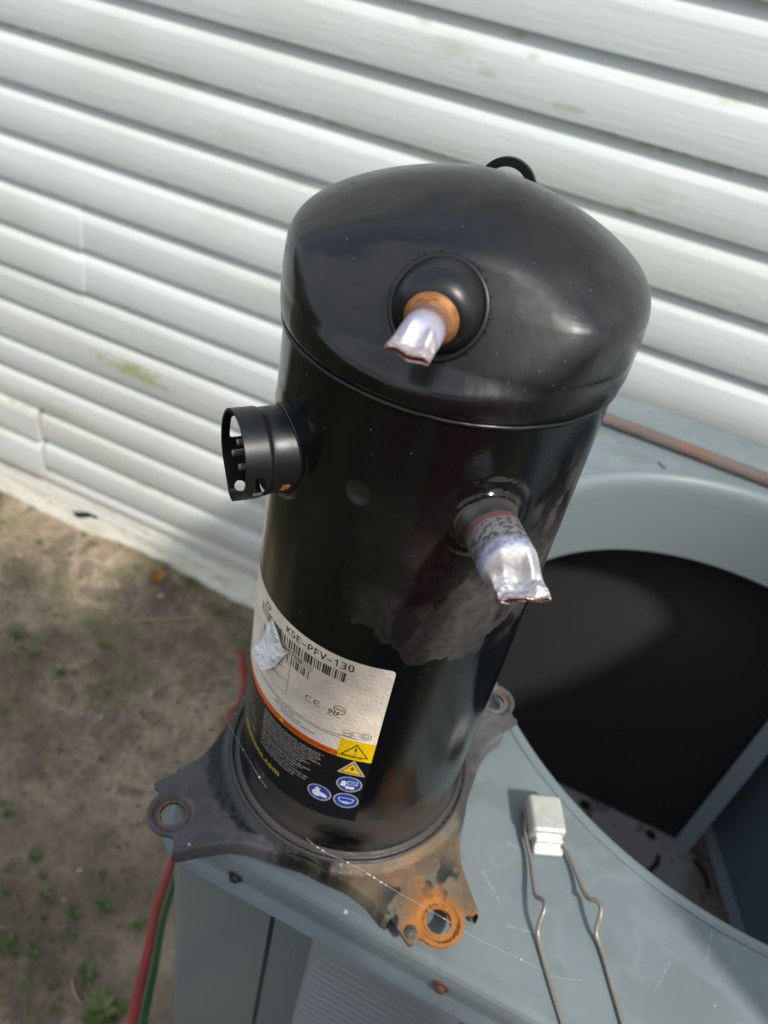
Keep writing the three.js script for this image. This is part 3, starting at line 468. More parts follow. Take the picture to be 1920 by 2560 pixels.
    const rc = sheet((s, l) => { const a = s / 0.0242; return at(0.02435 * Math.sin(a), 0.02435 * Math.cos(a), l); }, [0.044, 0.052, 40], [0.001, 0.0085, 40], 0.0002, (s, l) => Math.hypot((s - 0.048) / 0.003, (l - 0.0048) / 0.0024) - 1 + (fbm(s * 900, l * 900, 212, 3) - 0.5) * 1.1, null, true);
    const ch = mesh('rust_chip', rc, std({ map: chip, roughness: 0.85 }), tb); ch.userData.label = 'orange rust spot where the paint has flaked';
  }
  // lifting ear behind the cap
  {
    const cx = -0.0115, cy = 0.4002 + F, ear = sheet((x, y) => V(x, y, -0.0838 - 0.004 * sst(0.40, 0.37, y - F)), [-0.031, 0.008, 76], [0.36 + F, 0.418 + F, 110], 0.003, (x, y) => Math.max(y > cy ? Math.hypot(x - cx, y - cy) - 0.0162 : Math.abs(x - cx) - 0.0162 - 0.0006 * sst(0, 0.01, cy - y), 0.0116 - Math.hypot((x - cx), (y - cy) * 1.0)));
    mesh('lifting_ear', ear, satinBlack, comp);
  }
  // base plate: ring, four arms with turned-down sides and round mounting holes
  {
    const arm = [[0.0646, -0.0646], [0.0698, -0.0602], [0.0756, -0.0554], [0.0811, -0.0503], [0.088, -0.0437], [0.0965, -0.0376], [0.1057, -0.0328], [0.114, -0.0306], [0.1218, -0.029], [0.131, -0.0272], [0.1395, -0.0258], [0.1412, -0.0245], [0.1408, -0.022], [0.1392, -0.0196], [0.1392, -0.0176]];
    const right = []; for (let i = 0; i <= 14; i++) { const a = (-68 + 136 * i / 14) * RAD; right.push([0.1347 + 0.0168 * Math.cos(a), 0.0168 * Math.sin(a)]); }
    const one = [...arm, ...right, ...arm.slice(1).reverse().map((p) => [p[0], -p[1]])];
    const poly = [], holes = [], sides = [];
    const turn = (p, a) => [p[0] * Math.cos(a) - p[1] * Math.sin(a), p[0] * Math.sin(a) + p[1] * Math.cos(a)];
    for (let k = 0; k < 4; k++) { const a = 0.6748 + k * Math.PI / 2; for (const p of one) poly.push(turn(p, a)); holes.push(turn([0.1347, 0], a)); sides.push([...arm.slice(1, 9).reverse().map((p) => turn([p[0], -p[1]], a)), ...arm.slice(0, 12).map((p) => turn(p, a + Math.PI / 2))]); }
    const pd = (x, z) => { let d = 1e9, ins = false; for (let i = 0, j = poly.length - 1; i < poly.length; j = i++) { const [ax, az] = poly[i], [bx, bz] = poly[j], ex = bx - ax, ez = bz - az, t = clamp(((x - ax) * ex + (z - az) * ez) / (ex * ex + ez * ez)), q = (x - ax - t * ex) ** 2 + (z - az - t * ez) ** 2; if (q < d) d = q; if ((az > z) !== (bz > z) && x < (bx - ax) * (z - az) / (bz - az) + ax) ins = !ins; } return (ins ? -1 : 1) * Math.sqrt(d); };
    const PH = 0.0164;
    const height = (x, z) => { const r = Math.hypot(x, z); let y = PH + 0.0045 * sst(0.096, 0.0885, r) - 0.004 * sst(0.0868, 0.084, r); for (const [hx, hz] of holes) { const d = Math.hypot(x - hx, z - hz); if (d < 0.02) y += -0.0026 * sst(0.0142, 0.0125, d) + 0.0012 * sst(0.0108, 0.0095, d); } return y + 0.0006 * (fbm(x * 40, z * 40, 221, 3) - 0.5); };
    const cutF = (x, z) => { const h = Math.max(...holes.map(([a, b]) => 0.0085 - Math.hypot(x - a, z - b))), r = Math.hypot(x, z); if (r < 0.075) return 1; return Math.max(r < 0.088 ? -0.001 : pd(x, z), h); };
    const [fx, fz] = [0.1052, 0.0842], frame = (u, v) => [(u + 0.17) / 0.34, (v + 0.17) / 0.34];
    const look = (x, z) => {
      const f = Math.hypot(x - fx, z - fz), n1 = fbm(x * 60, z * 60, 231, 4), n2 = fbm(x * 170, z * 170, 232, 3), r = Math.hypot(x, z);
      let c = [0.013, 0.0125, 0.0125], ro = 0.2, me = 0;
      const ang = Math.atan2(z, x), wet = sst(0.006, -0.002, r - 0.101 - 0.006 * Math.sin(ang * 3) + 0.05 * (fbm(x * 30 + 4, z * 30, 233, 5) - 0.5)) * sst(0.2, -0.02, x - 0.6 * z); const dust = (1 - wet) * (0.65 + 0.5 * (fbm(x * 28, z * 28, 234, 4) - 0.3)); c = mix3(c, [0.122, 0.114, 0.115], clamp(dust * (0.6 + 0.5 * n2))); ro = lerp(ro, 0.55, clamp(dust));
      const brown = sst(0.074, 0.044, f + 0.06 * (n1 - 0.5)) + sst(0.42, 0.6, n1) * sst(0.1, 0.06, f) * 0.8; c = mix3(c, mix3([0.15, 0.10, 0.055], [0.16, 0.135, 0.085], sst(0.35, 0.65, fbm(x * 50 + 9, z * 50, 238, 3))), clamp(brown) * 0.85); const ob = sst(0.46, 0.64, fbm(x * 70, z * 70 + 4, 239, 4)) * sst(0.058, 0.034, f); c = mix3(c, [0.24, 0.125, 0.05], ob * 0.75 * (0.5 + n2));
      const rust = sst(0.0265, 0.0125, f + 0.022 * (n1 - 0.5) + 0.01 * (n2 - 0.5)); c = mix3(c, mix3([0.30, 0.105, 0.022], [0.50, 0.20, 0.035], n2), rust); ro = lerp(ro, 0.85, Math.max(rust, brown * 0.6));
      const gl = sst(0.56, 0.64, fbm(x * 90 + 8, z * 60, 236, 3)) * sst(0.05, 0.03, f) * (1 - rust); c = mix3(c, [0.02, 0.022, 0.022], gl);
      for (const [hx, hz] of holes) { const d = Math.hypot(x - hx, z - hz); const e = sst(0.0016, 0.0004, Math.abs(d - 0.0098 + 0.001 * (n1 - 0.5))) + 0.7 * sst(0.0012, 0.0003, Math.abs(d - 0.0138)) * sst(0.4, 0.6, n1); c = mix3(c, [0.26, 0.13, 0.055], clamp(e) * 0.6 * sst(0.38, 0.6, fbm(x * 80, z * 80, 237, 3))); }
      if (spec(x, z, 241, 0.005, 0.2, 0.0003)) c = [0.35, 0.35, 0.34];
      return [c, ro];
    };
    const pc = tex(1200, 1200, (u, v) => look(u * 0.34 - 0.17, v * 0.34 - 0.17)[0], true), pr = tex(600, 600, (u, v) => look(u * 0.34 - 0.17, v * 0.34 - 0.17)[1]);
    const top = sheet((x, z) => V(x, height(x, z), z), [-0.157, 0.157, 230], [-0.157, 0.157, 230], 0.003, cutF, frame, true);
    const fl = sides.map((s, k) => sweep(s, [[-0.001, 0], [0.0008, -0.0002], [0.0018, -0.0009], [0.0024, -0.0022], [0.0027, -0.0045], [0.0031, -0.013], [0.0022, -0.0134], [0.0006, -0.0132], [0.0002, -0.0035]], PH, false, 0.8));
    const g = merge([top, ...fl]), p = g.attributes.position, uv = g.attributes.uv; for (let i = 0; i < p.count; i++) uv.setXY(i, ...frame(p.getX(i), p.getZ(i)));
    const plate = mesh('base_plate', g, std({ map: pc, roughnessMap: pr, roughness: 1, bumpMap: tex(512, 512, (u, v) => fbm(u * 90, v * 90, 251, 4)), bumpScale: 0.0006 }), comp);
    const lathed = lathe([[0.08, 0.0255], [0.0835, 0.0235], [0.0852, 0.0205], [0.0866, 0.0199], [0.0874, 0.0213], [0.0882, 0.0216], [0.0892, 0.0212], [0.09, 0.0195]], 180);
    mesh('base_weld', lathed, std({ color: lin(0.05, 0.044, 0.042), roughness: 0.45, bumpMap: tex(256, 64, (u, v) => fbm(u * 120, v * 8, 253, 3)), bumpScale: 0.0004 }), comp);
    // rust nub on the front arm
    const nub = new THREE.IcosahedronGeometry(0.0042, 3); { const q = nub.attributes.position; for (let i = 0; i < q.count; i++) { const k = 0.75 + 0.5 * fbm(q.getX(i) * 900 + 5, q.getY(i) * 900 + q.getZ(i) * 700, 255, 3); q.setXYZ(i, q.getX(i) * k, q.getY(i) * k * 0.55, q.getZ(i) * k); } nub.computeVertexNormals(); const t = turn([0.139, 0.021], 0.6748); nub.translate(t[0] - 0.004, PH, t[1] - 0.003); }
    mesh('weld_lump', nub, std({ color: lin(0.075, 0.07, 0.062), roughness: 0.55 }), plate);
  }
}

// the printed label round the shell and the crumpled sticker over it
{
  const A0 = -95, A1 = 23.6, W = 1680, H = 1500, TOPY = 0.1985, BOTY = 0.0485, mm = 10;
  const cv = document.createElement('canvas'); cv.width = W; cv.height = H; const c = cv.getContext('2d');
  const X = (deg) => (deg - A0) * 1.4137 * mm * (W / ((A1 - A0) * 1.4137 * mm)), Yp = (y) => (TOPY - y) * 1000 * mm;
  const R = rng(31);
  c.fillStyle = '#0a0b14'; c.fillRect(0, 0, W, H);
  c.fillStyle = '#ece0ce'; c.fillRect(0, 0, W, Yp(0.1323));
  const im = c.getImageData(0, 0, W, Yp(0.1323)); for (let i = 0; i < im.data.length; i += 4) { const p = i / 4, x = p % W, y = (p / W) | 0, n = fbm(x / 160, y / 160, 261, 4) - 0.5, f = vn(x / 5, y / 5, 262) - 0.5, k = 1 + 0.24 * n + 0.06 * f; im.data[i] *= k; im.data[i + 1] *= k * (1 - 0.03 * n); im.data[i + 2] *= k * (1 - 0.09 * n); } c.putImageData(im, 0, 0);
  c.fillStyle = '#ece4d8'; c.fillRect(0, Yp(0.1318), X(8.8), Yp(0.1196) - Yp(0.1318));
  c.strokeStyle = '#3a3632'; c.lineWidth = 4; c.beginPath(); c.moveTo(0, Yp(0.1338)); c.lineTo(X(8.8), Yp(0.1338)); c.stroke();
  c.fillStyle = '#e8660c'; c.fillRect(0, Yp(0.1196), X(8.8), Yp(0.1141) - Yp(0.1196));
  c.fillStyle = '#f3c800'; c.fillRect(X(8.8), Yp(0.1324), W, Yp(0.1141) - Yp(0.1324));
  const tri = (cx, y0, y1, hw, fill, edge, lw) => { c.beginPath(); c.moveTo(cx, y0); c.lineTo(cx + hw, y1); c.lineTo(cx - hw, y1); c.closePath(); c.lineJoin = 'round'; c.lineWidth = lw; if (fill) { c.fillStyle = fill; c.fill(); } c.strokeStyle = edge; c.stroke(); };
  tri(X(16.1), Yp(0.1292), Yp(0.1178), 78, null, '#1a1605', 8);
  c.fillStyle = '#1a1605'; c.fillRect(X(16.1) - 5, Yp(0.1264), 10, 42); c.beginPath(); c.arc(X(16.1), Yp(0.1198), 6, 0, 7); c.fill();
  tri(X(16.6), Yp(0.1128), Yp(0.0996), 78, '#f1c300', '#b9ab97', 13); tri(X(16.6), Yp(0.1108), Yp(0.1006), 60, null, '#1a1605', 5);
  c.fillStyle = '#1a1605'; c.beginPath(); { const x = X(16.6), y = Yp(0.1082); c.moveTo(x + 6, y); c.lineTo(x - 14, y + 36); c.lineTo(x - 1, y + 36); c.lineTo(x - 8, y + 66); c.lineTo(x + 15, y + 26); c.lineTo(x + 2, y + 26); } c.fill();
  for (const [a, y, k] of [[16.9, 0.0885, 0], [17.2, 0.0705, 1], [4.9, 0.0707, 2]]) {
    const x = X(a), q = Yp(y); c.beginPath(); c.arc(x, q, 80, 0, 7); c.fillStyle = '#b9b4ac'; c.fill(); c.beginPath(); c.arc(x, q, 72, 0, 7); c.fillStyle = '#2743a0'; c.fill(); c.fillStyle = '#dfe2e8'; c.strokeStyle = '#dfe2e8'; c.lineWidth = 5;
    if (k === 0) { c.beginPath(); c.arc(x - 34, q - 12, 17, 0, 7); c.fill(); c.fillRect(x - 54, q + 2, 34, 26); c.strokeRect(x - 10, q - 36, 58, 36); c.fillRect(x + 2, q - 22, 34, 5); c.beginPath(); c.arc(x - 4, q + 34, 16, 0, 7); c.arc(x + 22, q + 34, 16, 0, 7); c.fill(); }
    if (k === 1) { c.beginPath(); c.moveTo(x - 48, q - 20); c.quadraticCurveTo(x, q - 34, x + 48, q - 20); c.lineTo(x + 40, q + 14); c.quadraticCurveTo(x + 22, q + 24, x, q + 6); c.quadraticCurveTo(x - 22, q + 24, x - 40, q + 14); c.closePath(); c.stroke(); c.beginPath(); c.moveTo(x - 40, q + 10); c.quadraticCurveTo(x, q + 58, x + 40, q + 10); c.quadraticCurveTo(x, q + 30, x - 40, q + 10); c.fill(); }
    if (k === 2) { c.beginPath(); c.arc(x - 14, q - 34, 17, 0, 7); c.fill(); c.beginPath(); c.ellipse(x - 16, q + 12, 30, 34, 0, 0, 7); c.ellipse(x + 22, q + 14, 30, 20, 0.3, 0, 7); c.fill(); c.beginPath(); c.arc(x + 44, q + 22, 11, 0, 7); c.fill(); }
  }
  c.textBaseline = 'alphabetic';
  // fine print on the black part: short grey dashes read as text at this size
  const words = (x, y, w, h, col) => { c.fillStyle = col; let q = x; while (q < x + w) { const l = 16 + R() * 52; let e = q; while (e < Math.min(q + l, x + w)) { const cw = 5 + R() * 4; c.fillRect(e, y - h * (0.72 + 0.28 * R()), cw - 2, h * (0.72 + 0.28 * R())); e += cw; } q += l + 9; } };
  const rows = [[0.1083, 3.3], [0.1060, 1.5], [0.1036, 2.5], [0.1012, 1], [0.0988, 3], [0.0962, -4], [0.0938, -2], [0.0914, -6], [0.0880, -1], [0.0856, -5], [0.0826, -8], [0.0796, -1.5], [0.0766, -3], [0.0736, -9]];
  for (const [y, e] of rows) words(X(-31.2), Yp(y), X(e) - X(-31.2), 15, '#b3ada3');
  for (let i = 0; i < 22; i++) words(X(-92), Yp(0.1083 - i * 0.0024), (X(-36) - X(-92)) * (0.75 + 0.25 * R()), 14, '#8f897c');
  c.fillStyle = '#d9b90f'; c.font = 'bold 74px sans-serif'; c.textAlign = 'right'; c.fillText('solutions.com', X(-16), Yp(0.0602)); c.textAlign = 'left';
  c.fillStyle = '#2b0d02'; c.font = 'bold 26px sans-serif'; c.fillText('WARNING  AVERTISSEMENT  ADVERTENCIA', X(-18), Yp(0.1158)); c.fillStyle = '#f3c800'; c.beginPath(); c.moveTo(X(-21), Yp(0.1152)); c.lineTo(X(-19.6), Yp(0.1188)); c.lineTo(X(-18.4), Yp(0.1152)); c.fill();
  // upper, white part
  c.fillStyle = '#161412'; c.font = 'bold 70px monospace'; c.fillText('ZP', X(-41), Yp(0.1885)); c.fillText('K5E–PFV–130', X(-24.2), Yp(0.1902));
  const bars = (x0, x1, y, h) => { let x = x0; c.fillStyle = '#2b2927'; while (x < x1) { const w = 3 + Math.floor(R() * 4) * 3; c.fillRect(x, y, Math.min(w, x1 - x), h); x += w + 3 + Math.floor(R() * 3) * 4; } };
  bars(X(-44), X(6), Yp(0.1875), 74); bars(X(-40), X(-9), Yp(0.1745), 66);
  c.font = '50px monospace'; c.fillStyle = '#c9bfb1'; c.fillRect(X(-25), Yp(0.1798), X(-8) - X(-25), 50); c.fillStyle = '#262422'; c.fillText('1470M', X(-24), Yp(0.1757));
  c.lineWidth = 6; c.strokeStyle = '#34302c'; for (const a of [-7.6, -3.6]) { c.beginPath(); c.arc(X(a), Yp(0.1527), 23, 0.75, 5.55); c.stroke(); } c.beginPath(); c.moveTo(X(-3.6) - 22, Yp(0.1527)); c.lineTo(X(-3.6) + 8, Yp(0.1527)); c.stroke();
  c.font = 'bold 54px sans-serif'; c.fillText('.', X(-0.6), Yp(0.152)); c.save(); c.translate(X(1), Yp(0.1500)); c.transform(1, 0, -0.2, 1, 0, 0); c.fillText('9U', 0, 0); c.restore(); words(X(1), Yp(0.1484), 90, 9, '#6a645c');
  c.lineWidth = 5; c.beginPath(); c.arc(X(6), Yp(0.1558), 34, 0, 7); c.stroke(); c.font = 'bold 28px sans-serif'; c.textAlign = 'center'; c.fillText('VDE', X(6), Yp(0.1549)); c.textAlign = 'left';
  c.lineWidth = 4; c.beginPath(); c.arc(X(18.6), Yp(0.1383), 32, 0, 7); c.stroke(); c.beginPath(); c.arc(X(18.6), Yp(0.1383), 18, 0, 7); c.stroke(); c.font = 'bold 20px sans-serif'; c.fillText('UL', X(17.7), Yp(0.1376));
  c.beginPath(); for (const [x, y] of [[X(11.5), Yp(0.1378)], [X(11.5), Yp(0.1354)]]) { c.moveTo(x - 44, y - 8); c.lineTo(x + 44, y + 8); c.moveTo(x - 30, y + 8); c.lineTo(x + 30, y - 14); } c.moveTo(X(11.5) - 58, Yp(0.1346)); c.lineTo(X(11.5) + 60, Yp(0.1346)); c.stroke(); words(X(11) - 30, Yp(0.1402), 120, 8, '#6a645c');
  c.lineWidth = 3; c.strokeStyle = '#57514b'; c.strokeRect(X(-42), Yp(0.1668), X(-19) - X(-42), Yp(0.1416) - Yp(0.1668)); c.beginPath(); c.moveTo(X(-31), Yp(0.1668)); c.lineTo(X(-31), Yp(0.1530)); c.moveTo(X(-42), Yp(0.1530)); c.lineTo(X(-19), Yp(0.1530)); c.stroke();
  for (const [a, y] of [[-40, 0.1635], [-40, 0.160], [-29.5, 0.1635], [-29.5, 0.160], [-40, 0.1497], [-29.5, 0.1497]]) words(X(a), Yp(y), X(-34) - X(-40), 18, '#55504a');
  for (let i = 0; i < 6; i++) words(X(-90), Yp(0.185 - i * 0.0075), X(-62) - X(-90), 24, '#4b4640');
  for (const [a, y, w] of [[-24, 0.1292, 60], [-26, 0.1268, 95], [-21, 0.1244, 110]]) words(X(a), Yp(y), w * 2.4, 13, '#6a645c');
  for (let i = 0; i < 60; i++) { c.strokeStyle = 'rgba(120,112,100,0.35)'; c.lineWidth = 1; const x = R() * W, y = R() * Yp(0.1323); c.beginPath(); c.arc(x, y, 5 + R() * 8, 0, 7); c.stroke(); }
  const t = new THREE.CanvasTexture(cv); t.colorSpace = THREE.SRGBColorSpace; t.anisotropy = 8;
  const drops = tex(1024, 512, (u, v) => { const x = u * 0.168, y = v * 0.15; let b = 0.3 * fbm(x * 300, y * 300, 271, 2); for (const [cell, seed, dens] of [[0.0042, 281, 0.5], [0.0026, 285, 0.45]]) { const i = Math.floor(x / cell), j = Math.floor(y / cell); if (hash(i, j, seed) < dens) { const d = Math.hypot(x - (i + 0.3 + 0.4 * hash(i, j, seed + 1)) * cell, y - (j + 0.3 + 0.4 * hash(i, j, seed + 2)) * cell) / (cell * 0.3); if (d < 1) b = Math.max(b, 0.4 + 0.6 * Math.sqrt(1 - d * d)); } } return b; });
  const RL = 0.0813, round = (x, y) => Math.hypot(Math.max(Math.abs(x) - 1, 0), Math.max(Math.abs(y) - 1, 0));
  const cut = (d, y) => { const r = 0.0028, dx = Math.max((d - A1) * 0.001414 + r, 0), dy = Math.max(y - TOPY + r, 0); const wave = 0.0009 * (fbm(d * 0.08, 1, 273, 3) - 0.5); return Math.hypot(dx, Math.max(dy + wave, 0)) - r; };
  const g = sheet((d, y) => { const r = RL + 0.00035 * sst(20, 23.6, d) * (fbm(y * 90, d, 274, 2)); return V(r * Math.sin(d * RAD), y + F, r * Math.cos(d * RAD)); }, [A0, A1, 180], [BOTY, TOPY, 120], 0.00012, cut, (d, y) => [(d - A0) / (A1 - A0), (y - BOTY) / (TOPY - BOTY)]);
  const lab = mesh('rating_label', g, std({ map: t, roughness: 0.42, bumpMap: drops, bumpScale: 0.00016 }), comp); lab.userData.label = 'cream and black printed label with orange stripe and warning symbols';
  // the sticker
  const sc = document.createElement('canvas'); sc.width = 512; sc.height = 768; const s = sc.getContext('2d'); s.fillStyle = '#f6f8f8'; s.fillRect(0, 0, 512, 768); s.fillStyle = '#45484c'; s.font = '92px monospace';
  s.fillText('30000', 20, 150); s.font = '64px monospace'; s.fillText('1', 420, 120); s.fillText('0021', 60, 400); s.fillText('01', 390, 300); s.fillText('07', 330, 430); s.font = '52px monospace'; s.fillText('4', 210, 640); s.fillText('X', 270, 560);
  const st = new THREE.CanvasTexture(sc); st.colorSpace = THREE.SRGBColorSpace;
  const C0 = -31, Yc = 0.1675, ca = Math.cos(-0.42), sa = Math.sin(-0.42);
  const sg = sheet((u, v) => { // u, v in metres across the sticker, turned and puckered
    const x = u * ca - v * sa, y = u * sa + v * ca, d = C0 * RAD + x / 0.0815; const w = 0.0003 + 0.0026 * fbm(u * 190, v * 170, 291, 3) * sst(0.013, 0.006, Math.abs(u)) + 0.003 * Math.pow(sst(0.004, -0.027, v), 1.3);
    const r = 0.0816 + w; return V(r * Math.sin(d), Yc + F + y, r * Math.cos(d));
  }, [-0.0135, 0.0135, 60], [-0.026, 0.021, 90], 0.00015, (u, v) => Math.max(Math.abs(u + 0.0012 * Math.sin(v * 160)) - lerp(0.0065, 0.0105, sst(-0.026, 0.01, v)), Math.abs(v + 0.0025) - 0.0205 + 0.002 * Math.sin(u * 300)), (u, v) => [(u + 0.0135) / 0.027, (v + 0.026) / 0.047]);
  const sk = mesh('small_sticker', sg, std({ map: st, roughness: 0.24 }), lab); sk.userData.label = 'crumpled white number sticker';
}

// ---------------------------------------------------------------- the metal clip with two wire legs
{
  const clip = thing('wire_clip', 'silvery metal box clip with two long bent wire legs beside the fan opening', 'wire clip', [0.1525, TOP, -0.02]);
  const o = V(0.1525, 0, -0.02), q = (x, z, y = 0.0015) => V(x - o.x, y, z - o.z);
  const a = 24 * RAD, fx = V(Math.cos(a), 0, -Math.sin(a)), fz = V(Math.sin(a), 0, Math.cos(a));
  const metal = std({ color: lin(0.66, 0.645, 0.58), roughness: 0.38, metalness: 0.4 });
  const M = new THREE.Matrix4().makeBasis(fx, V(0, 1, 0), fz).setPosition(V(0, 0, 0));
  const body = [box(0.0258, 0.019, 0.0300, 0, 0.0105, -0.0055, 0.0036), box(0.0215, 0.012, 0.008, 0.0005, 0.0072, 0.0098, 0.002)];
  const worn = metal.clone(); worn.map = tex(256, 256, (u, v) => { const k = 0.84 + 0.25 * fbm(u * 5, v * 18, 313, 4); const d = 0.25 * sst(0.5, 0.75, fbm(u * 5, v * 5, 314, 3)); return [k * (1 - 0.3 * d), k * (1 - 0.32 * d), k * (1 - 0.36 * d)]; }, true); worn.roughnessMap = tex(128, 128, (u, v) => 0.7 + 0.5 * fbm(u * 9, v * 40, 316, 3));
  mesh('box_body', merge(body).applyMatrix4(M), worn, clip);
  mesh('front_bar', box(0.0228, 0.0048, 0.0062, 0.0012, 0.0034, 0.0155, 0.0021).applyMatrix4(M), std({ color: lin(0.78, 0.78, 0.74), roughness: 0.3, metalness: 0.35 }), clip);
  mesh('rivet', new THREE.SphereGeometry(0.0018, 12, 8).translate(0.0135, 0.003, 0.008).applyMatrix4(M), metal, clip);
  const wireTex = tex(64, 512, (u, v) => mix3([0.42, 0.38, 0.33], [0.16, 0.13, 0.11], sst(0.5, 0.68, fbm(u * 5, v * 60, 311, 3))), true);
  const wm = std({ map: wireTex, roughness: 0.45, metalness: 0.6 }), r = 0.0016;
  const w1 = [[0.1345, -0.036, 0.010], [0.1375, -0.022, 0.009], [0.1415, -0.009, 0.006], [0.149, 0.005, 0.005], [0.1552, 0.0205, 0.006], [0.1592, 0.0315, 0.008], [0.1608, 0.0343, 0.0098], [0.1636, 0.0358, 0.013], [0.1661, 0.0388, 0.0146], [0.1668, 0.0435, 0.0138], [0.1668, 0.0485, 0.0098], [0.168, 0.0535, 0.0048], [0.1715, 0.0590, 0.0025], [0.1855, 0.0805, 0.0016], [0.1977, 0.0985, 0.0015], [0.2105, 0.1165, 0.0015]];
  const w2 = [[0.1665, -0.0185, 0.006], [0.1735, -0.0125, 0.005], [0.1822, -0.0015, 0.0045], [0.1895, 0.0105, 0.006], [0.1925, 0.0155, 0.0085], [0.1948, 0.0182, 0.011], [0.1985, 0.0188, 0.014], [0.2018, 0.0215, 0.0148], [0.2033, 0.0265, 0.0128], [0.2038, 0.0315, 0.0082], [0.205, 0.0355, 0.0045], [0.2098, 0.0405, 0.0025], [0.2225, 0.0620, 0.0016], [0.2327, 0.0800, 0.0015], [0.2445, 0.1015, 0.0015]];
  for (const w of [w1, w2]) mesh('wire_leg', tube(w.map(([x, z, y]) => q(x, z, y)), r, 160, 10), wm, clip);
}

// ---------------------------------------------------------------- the person taking the picture, whose shade falls on the cabinet's front
{
  const PX = 0.295, PZ = 0.385;
  const who = thing('person', 'person in a dark red shirt and blue trousers holding up a phone', 'person', [PX, 0, PZ]);
  function solid(bones, box0, n, k) { // bones: [a, ra, b, rb]; smooth union of tapered capsules
    const [cx, cy, cz, hx] = box0, mc = new MarchingCubes(n, new THREE.MeshStandardMaterial(), false, false, 260000); mc.isolation = 0;
    const S = bones.map(([a, ra, b, rb, fl]) => { const d = [b[0] - a[0], b[1] - a[1], b[2] - a[2]]; return [a, d, d[0] * d[0] + d[1] * d[1] + d[2] * d[2] || 1e-9, ra, rb, fl || 1]; });
    for (let z = 0, i = 0; z < n; z++) for (let y = 0; y < n; y++) for (let x = 0; x < n; x++, i++) {
      const p = [cx + hx * (2 * x / n - 1), cy + hx * (2 * y / n - 1), cz + hx * (2 * z / n - 1)]; let m = 9;
      for (const [a, d, l, ra, rb, fl] of S) { const q = [p[0] - a[0], p[1] - a[1], p[2] - a[2]], t = clamp((q[0] * d[0] + q[1] * d[1] + q[2] * d[2]) / l), e = Math.hypot(q[0] - t * d[0], q[1] - t * d[1], (q[2] - t * d[2]) * fl) - lerp(ra, rb, t); const h = clamp(0.5 + 0.5 * (m - e) / k); m = lerp(m, e, h) - k * h * (1 - h); }
      mc.field[i] = -m;
    }
    mc.update(); const c = mc.count, g = new THREE.BufferGeometry(), P = mc.positionArray.slice(0, c * 3);
    for (let i = 0; i < c; i++) { P[i * 3] = cx + hx * P[i * 3]; P[i * 3 + 1] = cy + hx * P[i * 3 + 1]; P[i * 3 + 2] = cz + hx * P[i * 3 + 2]; }
    g.setAttribute('position', new THREE.BufferAttribute(P, 3)); g.setAttribute('normal', new THREE.BufferAttribute(mc.normalArray.slice(0, c * 3), 3)); g.computeVertexNormals(); return g;
  }
  const sh = (s) => [0.19 * s, 1.53, 0.02], elb = { 1: [0.25, 1.27, 0.02], [-1]: [-0.31, 1.30, 0.06] }, wr = { 1: [-0.03, 1.46, 0.13], [-1]: [-0.33, 1.55, 0.06] };
  const torso = (e) => [[[0, 1.02, 0], 0.135 + e, [0, 1.25, 0], 0.14 + e, 1.3], [[0, 1.25, 0], 0.145 + e, [0, 1.46, 0.01], 0.15 + e, 1.35], [sh(1), 0.065 + e, sh(-1), 0.065 + e]];
  const legs = (e) => [1, -1].flatMap((s) => [[[0.09 * s, 0.98, 0], 0.095 + e, [0.1 * s, 0.53, 0.01], 0.062 + e], [[0.1 * s, 0.53, 0.01], 0.06 + e, [0.11 * s, 0.1, 0.03], 0.042 + e]]);
  const upper = (s, e) => [sh(s), 0.058 + e, elb[s], 0.044 + e], fore = (s) => [elb[s], 0.043, wr[s], 0.028];
  const head = [[[0, 1.72, -0.02], 0.082, [0, 1.79, 0.0], 0.092, 0.9], [[0, 1.665, -0.05], 0.05, [0, 1.7, -0.03], 0.07], [[0, 1.56, 0.01], 0.058, [0, 1.66, -0.005], 0.056], [[0, 1.735, -0.115], 0.01, [0, 1.705, -0.128], 0.016], [[0.088, 1.74, 0.0], 0.014, [0.088, 1.71, 0.005], 0.012], [[-0.088, 1.74, 0.0], 0.014, [-0.088, 1.71, 0.005], 0.012]];
  const fingers = (s) => { const w = wr[s], ph = [-0.21, 1.62, 0.0], out = [[w, 0.027, [lerp(w[0], ph[0], 0.42), w[1] + 0.03, w[2] - 0.025], 0.03]]; for (let i = 0; i < 4; i++) { const b = [lerp(w[0], ph[0], 0.5), w[1] + 0.045 - i * 0.02, w[2] - 0.03], m = [b[0] - s * 0.035, b[1] + 0.008, b[2] - 0.02], t = [m[0] - s * (0.02 + 0.005 * (i % 2)), m[1], m[2] + 0.006]; out.push([b, 0.0095, m, 0.009], [m, 0.009, t, 0.008]); } out.push([[w[0] - s * 0.01, w[1] + 0.02, w[2] + 0.005], 0.013, [w[0] - s * 0.05, w[1] + 0.05, w[2] + 0.012], 0.009]); return out; };
  const body = solid([...torso(0), ...legs(0), upper(1, 0), upper(-1, 0), fore(1), fore(-1), ...head, ...fingers(1), ...fingers(-1), [[0.11, 0.06, 0.03], 0.045, [0.12, 0.04, -0.12], 0.035], [[-0.11, 0.06, 0.03], 0.045, [-0.12, 0.04, -0.12], 0.035]], [0, 0.95, 0, 0.98], 120, 0.02);
  mesh('body', body, std({ color: lin(0.42, 0.25, 0.18), roughness: 0.55 }), who);
  mesh('shirt', solid([...torso(0.016), upper(1, 0.016), upper(-1, 0.016)], [0, 1.28, 0, 0.42], 72, 0.03), std({ color: lin(0.33, 0.035, 0.04), roughness: 0.9 }), who);
  mesh('trousers', solid([...legs(0.014), [[-0.04, 1.0, 0], 0.15, [0.04, 1.0, 0], 0.15, 1.25]], [0, 0.58, 0, 0.56], 80, 0.03), std({ color: lin(0.03, 0.045, 0.08), roughness: 0.9 }), who);
